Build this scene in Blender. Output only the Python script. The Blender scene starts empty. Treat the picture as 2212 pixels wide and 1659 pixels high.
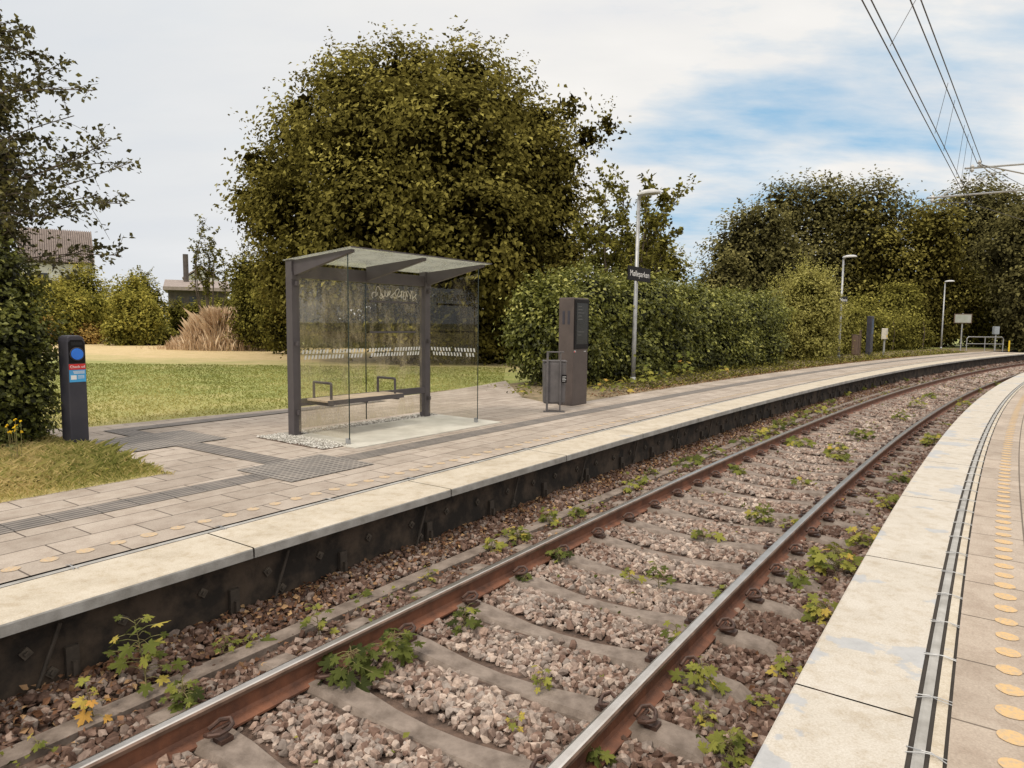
import bpy, math, random
import numpy as np
from mathutils import Matrix, Vector
from mathutils.geometry import tessellate_polygon
random.seed(7); rng=np.random.default_rng(11)
PI=math.pi; R=math.radians
col=bpy.context.scene.collection
# ------------------------------------------------------------------ camera
F=1475.0; CX=1106.0; CY=829.5; CH=1.55
pitch=math.atan((829.5-699)/F); roll=R(0.6)
cam=bpy.data.objects.new('camera',bpy.data.cameras.new('camera')); col.objects.link(cam)
M3=(Matrix.Rotation(PI/2-pitch,3,'X')@Matrix.Rotation(roll,3,'Z'))
cam.matrix_world=Matrix.Translation((0,0,CH))@M3.to_4x4()
cam.data.sensor_width=36; cam.data.lens=F/2212*36; cam.data.clip_end=3000; cam.data.clip_start=.05
bpy.context.scene.camera=cam
def ray(px,py): return M3@Vector(((px-CX)/F,-(py-CY)/F,-1))
def G(px,py,z=0.):
    d=ray(px,py); t=(z-CH)/d.z; return Vector((d.x*t,d.y*t,z))
def D(px,py,Y):
    d=ray(px,py); t=Y/d.y; return Vector((d.x*t,Y,CH+d.z*t))
# ------------------------------------------------------------------ track path
H0=R(34.7); RAD=212.; P0=(-1.36,5.137)
CC=(P0[0]+RAD*math.cos(H0),P0[1]-RAD*math.sin(H0))
def pos(s,d):
    h=H0+s/RAD; r=RAD-d
    return (CC[0]-r*math.cos(h),CC[1]+r*math.sin(h))
def inv(x,y):
    vx,vy=CC[0]-x,y-CC[1]; r=math.hypot(vx,vy); h=math.atan2(vy,vx)
    return ((h-H0)*RAD,RAD-r)
def rotz(s): return PI/2-(H0+s/RAD)
# ------------------------------------------------------------------ materials
def newmat(name):
    m=bpy.data.materials.new(name); m.use_nodes=True; nt=m.node_tree
    b=nt.nodes['Principled BSDF']; return m,nt,b
def c4(c): return (c[0],c[1],c[2],1)
def ramp(nt,fac,stops):
    r=nt.nodes.new('ShaderNodeValToRGB'); e=r.color_ramp.elements
    while len(e)<len(stops): e.new(.5)
    for i,(p,c) in enumerate(stops): e[i].position=p; e[i].color=c4(c) if len(c)==3 else c
    nt.links.new(fac,r.inputs[0]); return r.outputs[0]
def coord(nt,kind='Object'):
    t=nt.nodes.new('ShaderNodeTexCoord'); return t.outputs[kind]
def noise(nt,vec,scale,detail=4,rough=.6):
    n=nt.nodes.new('ShaderNodeTexNoise'); n.inputs['Scale'].default_value=scale; n.inputs['Detail'].default_value=detail; n.inputs['Roughness'].default_value=rough
    nt.links.new(vec,n.inputs['Vector']); return n.outputs['Fac']
def mix(nt,a,b,f,mode='MIX'):
    m=nt.nodes.new('ShaderNodeMix'); m.data_type='RGBA'; m.blend_type=mode
    for s,v in ((m.inputs[6],a),(m.inputs[7],b)):
        if hasattr(v,'node'): nt.links.new(v,s)
        else: s.default_value=c4(v)
    if hasattr(f,'node'): nt.links.new(f,m.inputs[0])
    else: m.inputs[0].default_value=f
    return m.outputs[2]
def math_(nt,op,a,b=None,clamp=False):
    m=nt.nodes.new('ShaderNodeMath'); m.operation=op; m.use_clamp=clamp
    for s,v in ((m.inputs[0],a),(m.inputs[1],b)):
        if v is None: continue
        if hasattr(v,'node'): nt.links.new(v,s)
        else: s.default_value=v
    return m.outputs[0]
def bump(nt,b,h,strength,dist=.01):
    n=nt.nodes.new('ShaderNodeBump'); n.inputs['Strength'].default_value=strength; n.inputs['Distance'].default_value=dist
    nt.links.new(h,n.inputs['Height']); nt.links.new(n.outputs[0],b.inputs['Normal'])
def simple(name,c1,c2=None,scale=8,rough=.6,metal=0,bs=0,bscale=60,kind='Object',lo=.35,hi=.65,spec=None):
    m,nt,b=newmat(name); v=coord(nt,kind); c2=c2 or tuple(x*.75 for x in c1)
    f=noise(nt,v,scale,5); nt.links.new(ramp(nt,f,[(lo,c1),(hi,c2)]),b.inputs['Base Color'])
    b.inputs['Roughness'].default_value=rough; b.inputs['Metallic'].default_value=metal
    if spec is not None: b.inputs['Specular IOR Level'].default_value=spec
    if bs: bump(nt,b,noise(nt,v,bscale,4),bs)
    return m
def tinted(name,stops,rough=.6,trans=.3,sc=0,gloss=False):
    m,nt,b=newmat(name)
    a=nt.nodes.new('ShaderNodeAttribute'); a.attribute_name='tint'
    c=ramp(nt,a.outputs['Fac'],stops)
    if sc:
        f=noise(nt,coord(nt),sc,4); c=mix(nt,c,ramp(nt,f,[(.3,(.55,.5,.48)),(.7,(1.15,1.12,1.1))]),1.,'MULTIPLY')
    if gloss or not trans:
        nt.links.new(c,b.inputs['Base Color']); b.inputs['Roughness'].default_value=rough; b.inputs['Specular IOR Level'].default_value=.28; bo=b.outputs[0]
    else:
        df=nt.nodes.new('ShaderNodeBsdfDiffuse'); nt.links.new(c,df.inputs[0]); bo=df.outputs[0]
    if trans:
        t=nt.nodes.new('ShaderNodeBsdfTranslucent'); nt.links.new(c,t.inputs[0])
        ms=nt.nodes.new('ShaderNodeMixShader'); ms.inputs[0].default_value=trans
        nt.links.new(bo,ms.inputs[1]); nt.links.new(t.outputs[0],ms.inputs[2])
        nt.links.new(ms.outputs[0],nt.nodes['Material Output'].inputs[0])
    return m
def paver(name,c1,c2,w,h,mortar):
    m,nt,b=newmat(name); v=coord(nt,'UV')
    br=nt.nodes.new('ShaderNodeTexBrick'); nt.links.new(v,br.inputs['Vector'])
    br.inputs['Scale'].default_value=1; br.inputs['Brick Width'].default_value=w; br.inputs['Row Height'].default_value=h
    br.inputs['Mortar Size'].default_value=.006; br.inputs['Mortar Smooth'].default_value=.1; br.inputs['Bias'].default_value=0
    br.inputs['Color1'].default_value=c4(c1); br.inputs['Color2'].default_value=c4(c2); br.inputs['Mortar'].default_value=c4(mortar)
    st=ramp(nt,noise(nt,v,1.1,6,.65),[(.3,(.76,.72,.68)),(.7,(1.08,1.06,1.04))])
    st2=ramp(nt,noise(nt,v,6,6,.7),[(.35,(.82,.79,.77)),(.55,(1,1,1))])
    gr=ramp(nt,noise(nt,v,90,3,.7),[(.3,(.80,.80,.80)),(.7,(1.14,1.14,1.14))])
    c=mix(nt,mix(nt,mix(nt,br.outputs['Color'],st,1,'MULTIPLY'),st2,1,'MULTIPLY'),gr,1,'MULTIPLY')
    nt.links.new(c,b.inputs['Base Color']); b.inputs['Roughness'].default_value=.85
    bump(nt,b,mix(nt,(1,1,1),(0,0,0),br.outputs['Fac']),.6,.006)
    return m
M={}
M['paver']=paver('paver_concrete',(.435,.385,.335),(.345,.303,.262),.60,.30,(.10,.08,.065))
M['paver_right']=paver('paver_concrete_beige',(.43,.37,.31),(.36,.31,.26),.62,.62,(.14,.115,.09))
def slabmat(name,blue):
    m,nt,b=newmat(name); v=coord(nt,'Object')
    if blue: c=ramp(nt,noise(nt,v,2.6,7,.7),[(.3,(.43,.395,.34)),(.5,(.48,.445,.39)),(.72,(.52,.49,.44))])
    else: c=ramp(nt,noise(nt,v,2.6,7,.7),[(.3,(.39,.34,.265)),(.5,(.48,.43,.35)),(.72,(.54,.495,.42))])
    sp=ramp(nt,noise(nt,v,110,3,.75),[(.32,(.80,.77,.73)),(.6,(1.03,1.03,1.03))]); c=mix(nt,c,sp,1,'MULTIPLY')
    st=ramp(nt,noise(nt,v,9,6,.75),[(.36,(.85,.81,.75)),(.52,(1,1,1))]); c=mix(nt,c,st,1,'MULTIPLY')
    f=noise(nt,v,1.5,7,.55); f2=ramp(nt,f,[(.575,(0,0,0)),(.587,(.8,.8,.8))]) if blue else ramp(nt,f,[(.66,(0,0,0)),(.68,(.6,.6,.6))])
    bl=ramp(nt,noise(nt,v,9,5,.7),[(.3,(.30,.315,.335)),(.7,(.38,.39,.405))])
    c=mix(nt,c,bl,f2)
    nt.links.new(c,b.inputs['Base Color']); b.inputs['Roughness'].default_value=.8; bump(nt,b,noise(nt,v,120,3),.2,.003); return m
M['slab']=slabmat('edge_slab_concrete',False); M['slab_r']=slabmat('edge_slab_concrete_worn',True)
M['edge']=simple('slab_nosing',(.39,.38,.36),(.25,.24,.22),6,.6,.1,.2,90)
M['gap']=simple('dark_joint',(.045,.038,.032),None,10,.95)
M['wall']=simple('platform_wall_dark',(.070,.050,.035),(.017,.013,.010),3.5,.95,0,.4,30,lo=.38,hi=.58)
M['wallsteel']=simple('bracket_steel',(.065,.050,.038),(.03,.024,.018),14,.8,.0)
M['plate']=simple('plate_dull',(.11,.088,.066),(.045,.037,.029),20,.8,.0)
M['dot']=simple('worn_dot_paint',(.50,.35,.19),(.38,.31,.235),55,.85,0,.2,80,lo=.40,hi=.56)
M['dot_r']=simple('yellow_dot_paint',(.54,.36,.17),(.42,.32,.21),55,.85,0,.2,80,lo=.42,hi=.62)
def guidemat():
    m,nt,b=newmat('guidance_tile'); v=coord(nt,'UV')
    sx=nt.nodes.new('ShaderNodeSeparateXYZ'); nt.links.new(v,sx.inputs[0])
    y=math_(nt,'SINE',math_(nt,'MULTIPLY',sx.outputs[1],2*PI/.06)); r_=ramp(nt,y,[(.0,(.095,.087,.08)),(.5,(.21,.19,.175))])
    x=math_(nt,'FRACT',math_(nt,'MULTIPLY',sx.outputs[0],1/.3)); g=math_(nt,'GREATER_THAN',x,.035)
    n=ramp(nt,noise(nt,v,4,5),[(.3,(.75,.75,.75)),(.7,(1.3,1.25,1.2))])
    c=mix(nt,mix(nt,(.05,.046,.042),r_,g),n,1,'MULTIPLY'); nt.links.new(c,b.inputs['Base Color']); b.inputs['Roughness'].default_value=.75
    bump(nt,b,y,.5,.004); return m
def blistermat():
    m,nt,b=newmat('blister_tile'); v=coord(nt,'UV')
    s=nt.nodes.new('ShaderNodeVectorMath'); s.operation='SCALE'; s.inputs['Scale'].default_value=1/.075; nt.links.new(v,s.inputs[0])
    f=nt.nodes.new('ShaderNodeVectorMath'); f.operation='FRACTION'; nt.links.new(s.outputs[0],f.inputs[0])
    sub=nt.nodes.new('ShaderNodeVectorMath'); sub.operation='SUBTRACT'; sub.inputs[1].default_value=(.5,.5,0); nt.links.new(f.outputs[0],sub.inputs[0])
    l=nt.nodes.new('ShaderNodeVectorMath'); l.operation='LENGTH'; nt.links.new(sub.outputs[0],l.inputs[0])
    k=math_(nt,'LESS_THAN',l.outputs['Value'],.3)
    c=mix(nt,(.20,.185,.17),(.085,.078,.072),k); n=ramp(nt,noise(nt,v,4,5),[(.3,(.8,.8,.8)),(.7,(1.25,1.2,1.15))])
    nt.links.new(mix(nt,c,n,1,'MULTIPLY'),b.inputs['Base Color']); b.inputs['Roughness'].default_value=.75; bump(nt,b,k,.6,.006); return m
M['guide']=guidemat(); M['blister']=blistermat()
def lawnmat():
    m,nt,b=newmat('lawn_grass'); v=coord(nt,'Object')
    green=ramp(nt,noise(nt,v,.9,6,.7),[(.3,(.18,.205,.05)),(.5,(.25,.27,.075)),(.7,(.38,.34,.135))])
    sx=nt.nodes.new('ShaderNodeSeparateXYZ'); nt.links.new(v,sx.inputs[0])
    y=math_(nt,'ADD',sx.outputs[1],math_(nt,'MULTIPLY',noise(nt,v,.12,4),16))
    y=math_(nt,'ADD',y,math_(nt,'MULTIPLY',noise(nt,v,.7,5),5))
    y=math_(nt,'ADD',y,math_(nt,'MULTIPLY',sx.outputs[0],.25))
    yn=math_(nt,'MULTIPLY',y,.01)
    dry=ramp(nt,yn,[(.315,(0,0,0)),(.37,(1,1,1)),(.47,(1,1,1)),(.53,(0,0,0))])
    c=mix(nt,green,ramp(nt,noise(nt,v,1.6,5,.7),[(.3,(.44,.34,.15)),(.7,(.58,.44,.25))]),dry)
    dn=ramp(nt,yn,[(.17,(1,1,1)),(.23,(0,0,0))]); c=mix(nt,c,(.46,.37,.15),math_(nt,'MULTIPLY',dn,.7))
    fine=ramp(nt,noise(nt,v,16,5,.75),[(.3,(.75,.75,.75)),(.7,(1.18,1.18,1.18))])
    nt.links.new(mix(nt,c,fine,1,'MULTIPLY'),b.inputs['Base Color']); b.inputs['Roughness'].default_value=.95; bump(nt,b,noise(nt,v,25,5,.7),.5,.03); return m
M['lawn']=lawnmat()
M['dirt']=simple('ballast_soil',(.14,.092,.068),(.055,.036,.027),13,.95,0,.9,45)
M['ground']=simple('far_ground',(.14,.15,.05),(.22,.19,.08),.2,.95)
M['verge']=simple('verge_soil',(.27,.20,.12),(.12,.10,.05),5,.95,0,.8,40)
M['slabc']=simple('shelter_floor_concrete',(.54,.52,.46),(.40,.38,.33),2.2,.85,0,.2,60)
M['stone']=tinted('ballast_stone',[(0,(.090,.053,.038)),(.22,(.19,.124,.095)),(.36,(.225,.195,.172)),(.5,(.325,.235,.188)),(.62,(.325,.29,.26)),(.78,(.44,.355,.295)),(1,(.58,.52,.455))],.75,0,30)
M['gravel']=tinted('fine_gravel',[(0,(.20,.19,.16)),(.5,(.42,.40,.36)),(1,(.68,.66,.62))],.8,0)
M['sleeper']=simple('sleeper_concrete',(.235,.19,.158),(.115,.088,.070),7,.85,0,.6,50)
M['rust']=simple('rail_rust',(.21,.085,.045),(.10,.043,.026),7,.7,.05,.3,70)
M['clip']=simple('clip_rust',(.10,.055,.04),(.05,.03,.024),20,.5,.3)
def railtop():
    m,nt,b=newmat('rail_polished'); v=coord(nt,'UV')
    b.inputs['Metallic'].default_value=1; nt.links.new(ramp(nt,noise(nt,v,6,5),[(.3,(.62,.59,.56)),(.7,(.48,.44,.40))]),b.inputs['Base Color']); b.inputs['Roughness'].default_value=.28; return m
M['railtop']=railtop()
M['railside']=simple('rail_head_side',(.24,.16,.12),(.13,.085,.062),9,.45,.4)
M['paint']=simple('shelter_dark_paint',(.080,.070,.074),(.095,.085,.087),5,.5,.1,spec=.3)
M['black']=simple('black_plastic',(.010,.009,.010),None,5,.5,spec=.15)
M['navy']=simple('post_dark_paint',(.036,.036,.048),(.052,.05,.062),4,.42,.1,spec=.35)
M['kiosk']=simple('kiosk_brown_grey',(.10,.080,.073),(.08,.064,.059),4,.5,.1,spec=.3)
M['galv']=simple('galvanised_steel',(.38,.385,.39),(.27,.275,.28),9,.45,.4)
M['binm']=simple('bin_grey_paint',(.13,.12,.122),(.09,.084,.086),5,.5,.1,spec=.3)
M['lightgrey']=simple('light_grey',(.5,.5,.5),None,5,.5)
M['midgrey']=simple('faint_grey_print',(.10,.10,.10),None,5,.5)
M['white']=simple('white_paint',(.8,.8,.79),(.72,.72,.71),5,.6)
M['red']=simple('red_label',(.72,.03,.03),None,5,.5)
M['blue']=simple('blue_label',(.05,.38,.72),(.06,.30,.62),5,.4)
M['lampblue']=simple('blue_reader_disc',(.02,.20,.80),(.02,.15,.65),5,.25)
M['yellow']=simple('yellow_paint',(.8,.55,.03),None,5,.6)
M['wood']=simple('bench_wood',(.52,.42,.31),(.38,.30,.215),6,.7,0,.2,40)
M['lens']=simple('lamp_lens',(.6,.6,.58),None,5,.2)
M['bark']=simple('bark',(.11,.08,.058),(.055,.042,.032),6,.9,0,.6,20)
M['stem']=simple('plant_stem',(.18,.13,.06),(.14,.16,.04),9,.8)
M['roofm']=simple('corrugated_roof',(.20,.155,.135),(.14,.11,.095),3,.8)
M['roofl']=simple('roof_pale_brown',(.30,.25,.225),(.22,.18,.16),3,.8)  # paler brown-grey tone for roof ribs and house roofs
M['woodwall']=simple('dark_timber_wall',(.095,.08,.07),(.06,.05,.044),3,.8)
M['whitewall']=simple('white_wall',(.68,.68,.66),(.56,.56,.55),3,.8)
M['greenroof']=simple('pale_green_roof',(.42,.50,.45),None,3,.6)
M['wire']=simple('wire_metal',(.07,.062,.06),None,5,.5,.4)
M['brown']=simple('far_brown',(.13,.085,.06),None,5,.6)
M['cream']=simple('far_cream',(.6,.56,.48),None,5,.6)
M['winglass']=simple('window_dark',(.03,.035,.04),None,5,.1)
def glassmat(name,tint,dirt,lo,hi,dirtcol,sc=3.,transl=0.,base=0.,refl=.7,low=0.):
    m,nt,b=newmat(name); v=coord(nt,'Object')
    tr=nt.nodes.new('ShaderNodeBsdfTransparent'); tr.inputs[0].default_value=c4(tint)
    gl=nt.nodes.new('ShaderNodeBsdfGlossy'); gl.inputs['Roughness'].default_value=.02
    lw=nt.nodes.new('ShaderNodeLayerWeight'); lw.inputs[0].default_value=.5
    fz=math_(nt,'ADD',math_(nt,'MULTIPLY',math_(nt,'POWER',lw.outputs['Facing'],4.),refl),.06)
    m1=nt.nodes.new('ShaderNodeMixShader'); nt.links.new(fz,m1.inputs[0]); nt.links.new(tr.outputs[0],m1.inputs[1]); nt.links.new(gl.outputs[0],m1.inputs[2])
    df=nt.nodes.new('ShaderNodeBsdfDiffuse'); df.inputs[0].default_value=c4(dirtcol)
    tl=nt.nodes.new('ShaderNodeBsdfTranslucent'); tl.inputs[0].default_value=c4(dirtcol)
    m3=nt.nodes.new('ShaderNodeMixShader'); m3.inputs[0].default_value=transl; nt.links.new(df.outputs[0],m3.inputs[1]); nt.links.new(tl.outputs[0],m3.inputs[2])
    mp=nt.nodes.new('ShaderNodeMapping'); mp.inputs['Scale'].default_value=(1,1,.35); nt.links.new(v,mp.inputs[0])
    f=ramp(nt,noise(nt,mp.outputs[0],sc,8,.75),[(lo,(base,base,base)),(hi,(dirt,dirt,dirt))])
    if low:
        sx=nt.nodes.new('ShaderNodeSeparateXYZ'); nt.links.new(v,sx.inputs[0])
        zz=math_(nt,'ADD',sx.outputs[2],math_(nt,'MULTIPLY',noise(nt,v,9,6,.7),.3))
        f=math_(nt,'ADD',f,math_(nt,'MULTIPLY',ramp(nt,zz,[(.22,(1,1,1)),(.50,(0,0,0))]),low))
    m2=nt.nodes.new('ShaderNodeMixShader'); nt.links.new(f,m2.inputs[0]); nt.links.new(m1.outputs[0],m2.inputs[1]); nt.links.new(m3.outputs[0],m2.inputs[2])
    nt.links.new(m2.outputs[0],nt.nodes['Material Output'].inputs[0]); return m
M['glass']=glassmat('glass_clear',(.97,.97,.95),.16,.42,.8,(.60,.52,.38),3,.6,.0,low=.26)
M['glassback']=glassmat('glass_dirty',(.96,.95,.90),.55,.46,.70,(.66,.56,.37),4.2,.6,.03,low=.4)
M['glassroof']=glassmat('glass_roof',(.86,.88,.84),.50,.35,.65,(.55,.55,.49),2.5,.7,.22,.4)
M['glassedge']=simple('glass_edge',(.02,.035,.03),None,5,.2)
M['frit']=simple('frit_white',(.8,.8,.76),None,5,.6)
M['reflection']=simple('painted_reflection',(.72,.68,.58),None,5,.7)
M['screen']=simple('screen_black',(.010,.010,.012),(.02,.02,.022),3,.3,spec=.2)
M['screenlit']=simple('screen_page',(.028,.030,.034),(.014,.016,.018),3,.25,spec=.25)
# foliage
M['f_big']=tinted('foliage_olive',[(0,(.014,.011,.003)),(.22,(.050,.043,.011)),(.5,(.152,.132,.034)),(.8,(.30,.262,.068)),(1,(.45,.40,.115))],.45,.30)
M['f_ivy']=tinted('foliage_ivy',[(0,(.014,.016,.005)),(.3,(.062,.069,.015)),(.6,(.168,.178,.036)),(.85,(.32,.32,.075)),(1,(.47,.45,.14))],.5,.25,gloss=True)
M['f_left']=tinted('foliage_left_tree',[(0,(.013,.011,.004)),(.5,(.070,.066,.022)),(1,(.23,.205,.06))],.5,.24,gloss=True)
M['f_yel']=tinted('foliage_yellow_green',[(0,(.08,.078,.018)),(.4,(.24,.225,.05)),(.8,(.41,.36,.08)),(1,(.54,.46,.12))],.55,.3)
M['f_mid']=tinted('foliage_mid_green',[(0,(.030,.028,.009)),(.35,(.12,.112,.027)),(.7,(.27,.25,.058)),(1,(.42,.38,.10))],.5,.3)
M['f_far']=tinted('foliage_far_dark',[(0,(.034,.031,.015)),(.35,(.105,.096,.038)),(.75,(.20,.18,.068)),(1,(.30,.265,.10))],.6,.28)
M['f_wil']=tinted('foliage_feathery',[(0,(.12,.115,.03)),(.5,(.33,.31,.09)),(1,(.52,.48,.18))],.6,.3)
M['f_maple']=tinted('foliage_maple',[(0,(.045,.055,.020)),(.35,(.13,.15,.038)),(.65,(.29,.285,.065)),(.85,(.50,.38,.09)),(1,(.55,.30,.08))],.45,.35)
M['f_dry']=tinted('dry_grass',[(0,(.34,.22,.13)),(.5,(.58,.43,.28)),(1,(.78,.64,.46))],.8,.25)
M['f_grass']=tinted('grass_blades',[(0,(.11,.12,.03)),(.4,(.23,.24,.065)),(.75,(.44,.38,.14)),(1,(.60,.48,.22))],.6,.3)
M['f_litter']=tinted('leaf_litter',[(0,(.07,.035,.02)),(.5,(.19,.10,.06)),(1,(.42,.28,.15))],.8,.1)
M['f_orange']=tinted('foliage_brown_orange',[(0,(.16,.09,.03)),(.5,(.36,.23,.07)),(1,(.52,.37,.12))],.6,.3)
M['f_flower']=tinted('yellow_flower',[(0,(.6,.38,.02)),(1,(.8,.55,.03))],.6,.2)
# ------------------------------------------------------------------ object helpers
def thing(name,label,cat,loc=(0,0,0),rz=0,group=None):
    o=bpy.data.objects.new(name,None); col.objects.link(o); o.empty_display_size=.1
    o.location=loc; o.rotation_euler=(0,0,rz); o['label']=label; o['category']=cat
    if group: o['group']=group
    return o
def tag(o,label,cat,group=None,kind=None):
    o['label']=label; o['category']=cat
    if group: o['group']=group
    if kind: o['kind']=kind
    return o
def link(name,me,parent=None,mats=(),smooth=False,bevel=0):
    for m in mats: me.materials.append(m)
    o=bpy.data.objects.new(name,me); col.objects.link(o)
    if parent: o.parent=parent
    if smooth: me.polygons.foreach_set('use_smooth',[True]*len(me.polygons))
    if bevel:
        b=o.modifiers.new('Bevel','BEVEL'); b.width=bevel; b.segments=2; b.limit_method='ANGLE'
    return o
class MB:
    def __init__(s): s.v=[]; s.f=[]; s.m=[]
    def add(s,vs,fs,mi=0):
        k=len(s.v); s.v+= [tuple(v) for v in vs]; s.f+=[tuple(i+k for i in f) for f in fs]; s.m+=[mi]*len(fs); return s
    def box(s,x0,x1,y0,y1,z0,z1,mi=0,mat=None):
        vs=[(x,y,z) for z in (z0,z1) for (x,y) in ((x0,y0),(x1,y0),(x1,y1),(x0,y1))]
        if mat is not None: vs=[mat@Vector(v) for v in vs]
        return s.add(vs,[(3,2,1,0),(4,5,6,7),(0,1,5,4),(1,2,6,5),(2,3,7,6),(3,0,4,7)],mi)
    def tube(s,pts,r,n=8,mi=0,r2=None):
        pts=[Vector(p) for p in pts]; k=len(pts); rs=r if isinstance(r,(list,tuple)) else [r+(0 if r2 is None else (r2-r)*i/(k-1)) for i in range(k)]
        vs=[];fs=[]; up=None
        for i,p in enumerate(pts):
            t=(pts[min(i+1,k-1)]-pts[max(i-1,0)]).normalized()
            if up is None: up=Vector((0,0,1)) if abs(t.z)<.9 else Vector((1,0,0))
            a=t.cross(up).normalized(); up=a.cross(t).normalized()
            for j in range(n):
                an=2*PI*j/n; vs.append(p+a*math.cos(an)*rs[i]+up*math.sin(an)*rs[i])
        for i in range(k-1):
            for j in range(n): fs.append((i*n+j,i*n+(j+1)%n,(i+1)*n+(j+1)%n,(i+1)*n+j))
        fs.append(tuple(range(n))[::-1]); fs.append(tuple((k-1)*n+j for j in range(n)))
        return s.add(vs,fs,mi)
    def prism_y(s,poly,y0,y1,mi=0):
        n=len(poly); vs=[(x,y0,z) for x,z in poly]+[(x,y1,z) for x,z in poly]
        fs=[tuple(range(n)),tuple(range(2*n-1,n-1,-1))]+[(i,i+n,(i+1)%n+n,(i+1)%n) for i in range(n)]
        return s.add(vs,fs,mi)
    def prism_x(s,poly,x0,x1,mi=0):
        n=len(poly); vs=[(x0,y,z) for y,z in poly]+[(x1,y,z) for y,z in poly]
        fs=[tuple(range(n))[::-1],tuple(range(n,2*n))]+[((i+1)%n,(i+1)%n+n,i+n,i) for i in range(n)]
        return s.add(vs,fs,mi)
    def mesh(s,name,mats):
        me=bpy.data.meshes.new(name); me.from_pydata(s.v,[],s.f)
        if not isinstance(mats,(list,tuple)): mats=[mats]
        for m in mats: me.materials.append(m)
        me.polygons.foreach_set('material_index',s.m); me.update(); return me
    def build(s,name,mats,parent=None,smooth=False,bevel=0):
        return link(name,s.mesh(name,mats),parent,smooth=smooth,bevel=bevel)
def text(name,body,size,mat,parent,loc,rot=(PI/2,0,0),sx=1):
    c=bpy.data.curves.new(name,'FONT'); c.body=body; c.size=size; c.align_x='CENTER'; c.align_y='CENTER'; c.extrude=.001
    o=bpy.data.objects.new(name,c); col.objects.link(o)
    me=bpy.data.meshes.new_from_object(o); bpy.data.objects.remove(o)
    me.materials.clear(); t=link(name,me,parent,[mat]); t.location=loc; t.rotation_euler=rot; t.scale=(sx,1,1); return t
def srange(s0,s1):
    out=[s0]; s=s0
    while s<s1:
        s+=.25 if s<8 else (.6 if s<25 else 1.5); out.append(min(s,s1))
    return out
def extr(name,prof,s0,s1,mats,parent=None,closed=False,midx=None,smooth=False,kind=None):
    ss=srange(s0,s1); n=len(prof); v=[]
    cum=[prof[0][0]]
    for i in range(1,n+1): a=prof[i-1]; b=prof[i%n]; cum.append(cum[-1]+math.hypot(b[0]-a[0],b[1]-a[1]))
    for s in ss:
        for d,z in prof: x,y=pos(s,d); v.append((x,y,z))
    f=[];mi=[];fu=[]
    m=n if closed else n-1
    for i in range(len(ss)-1):
        for j in range(m):
            j2=(j+1)%n
            f.append((i*n+j,i*n+j2,(i+1)*n+j2,(i+1)*n+j)); mi.append(midx[j] if midx else 0)
            fu+=[(ss[i],cum[j]),(ss[i],cum[j+1]),(ss[i+1],cum[j+1]),(ss[i+1],cum[j])]
    if closed:
        f.append(tuple(range(n))[::-1]); fu+=[(0,0)]*n; mi.append(0)
        k=(len(ss)-1)*n; f.append(tuple(range(k,k+n))); fu+=[(0,0)]*n; mi.append(0)
    me=bpy.data.meshes.new(name); me.from_pydata(v,[],f); u=me.uv_layers.new(name='UVMap')
    u.data.foreach_set('uv',np.array(fu,dtype=np.float32).ravel())
    if not isinstance(mats,(list,tuple)): mats=[mats]
    for q in mats: me.materials.append(q)
    me.polygons.foreach_set('material_index',mi)
    o=link(name,me,parent)
    if kind: o['kind']=kind
    return o
def np_mesh(name,V,Fc,k,mat,parent=None,tint=None,smooth=False):
    me=bpy.data.meshes.new(name); nv=len(V); nf=len(Fc)
    me.vertices.add(nv); me.vertices.foreach_set('co',np.asarray(V,dtype=np.float32).ravel())
    me.loops.add(nf*k); me.loops.foreach_set('vertex_index',np.asarray(Fc,dtype=np.int32).ravel())
    me.polygons.add(nf); me.polygons.foreach_set('loop_start',np.arange(0,nf*k,k,dtype=np.int32))
    try: me.polygons.foreach_set('loop_total',np.full(nf,k,dtype=np.int32))
    except Exception: pass
    me.update(calc_edges=True)
    if tint is not None:
        a=me.attributes.new('tint','FLOAT','FACE'); a.data.foreach_set('value',np.asarray(tint,dtype=np.float32))
    me.materials.append(mat); 
    me.polygons.foreach_set('use_smooth',np.full(nf,smooth))
    me.update()
    return link(name,me,parent)
def unit(a): return a/np.maximum(np.linalg.norm(a,axis=1,keepdims=True),1e-6)
def leaves(name,P,Nn,T,L,tint,mat,parent=None,w=.36,fold=.12):
    P=np.asarray(P);n=len(P); Nn=unit(Nn); T=T-Nn*np.sum(T*Nn,axis=1,keepdims=True); T=unit(T); B=np.cross(Nn,T); L=np.asarray(L).reshape(-1,1)*np.ones((n,1))
    V=np.empty((n,4,3)); V[:,0]=P; V[:,1]=P+T*L*.45+B*L*w+Nn*L*fold; V[:,2]=P+T*L-Nn*L*fold; V[:,3]=P+T*L*.45-B*L*w+Nn*L*fold
    return np_mesh(name,V.reshape(-1,3),np.arange(4*n).reshape(n,4),4,mat,parent,np.clip(tint,0,1))
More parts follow.
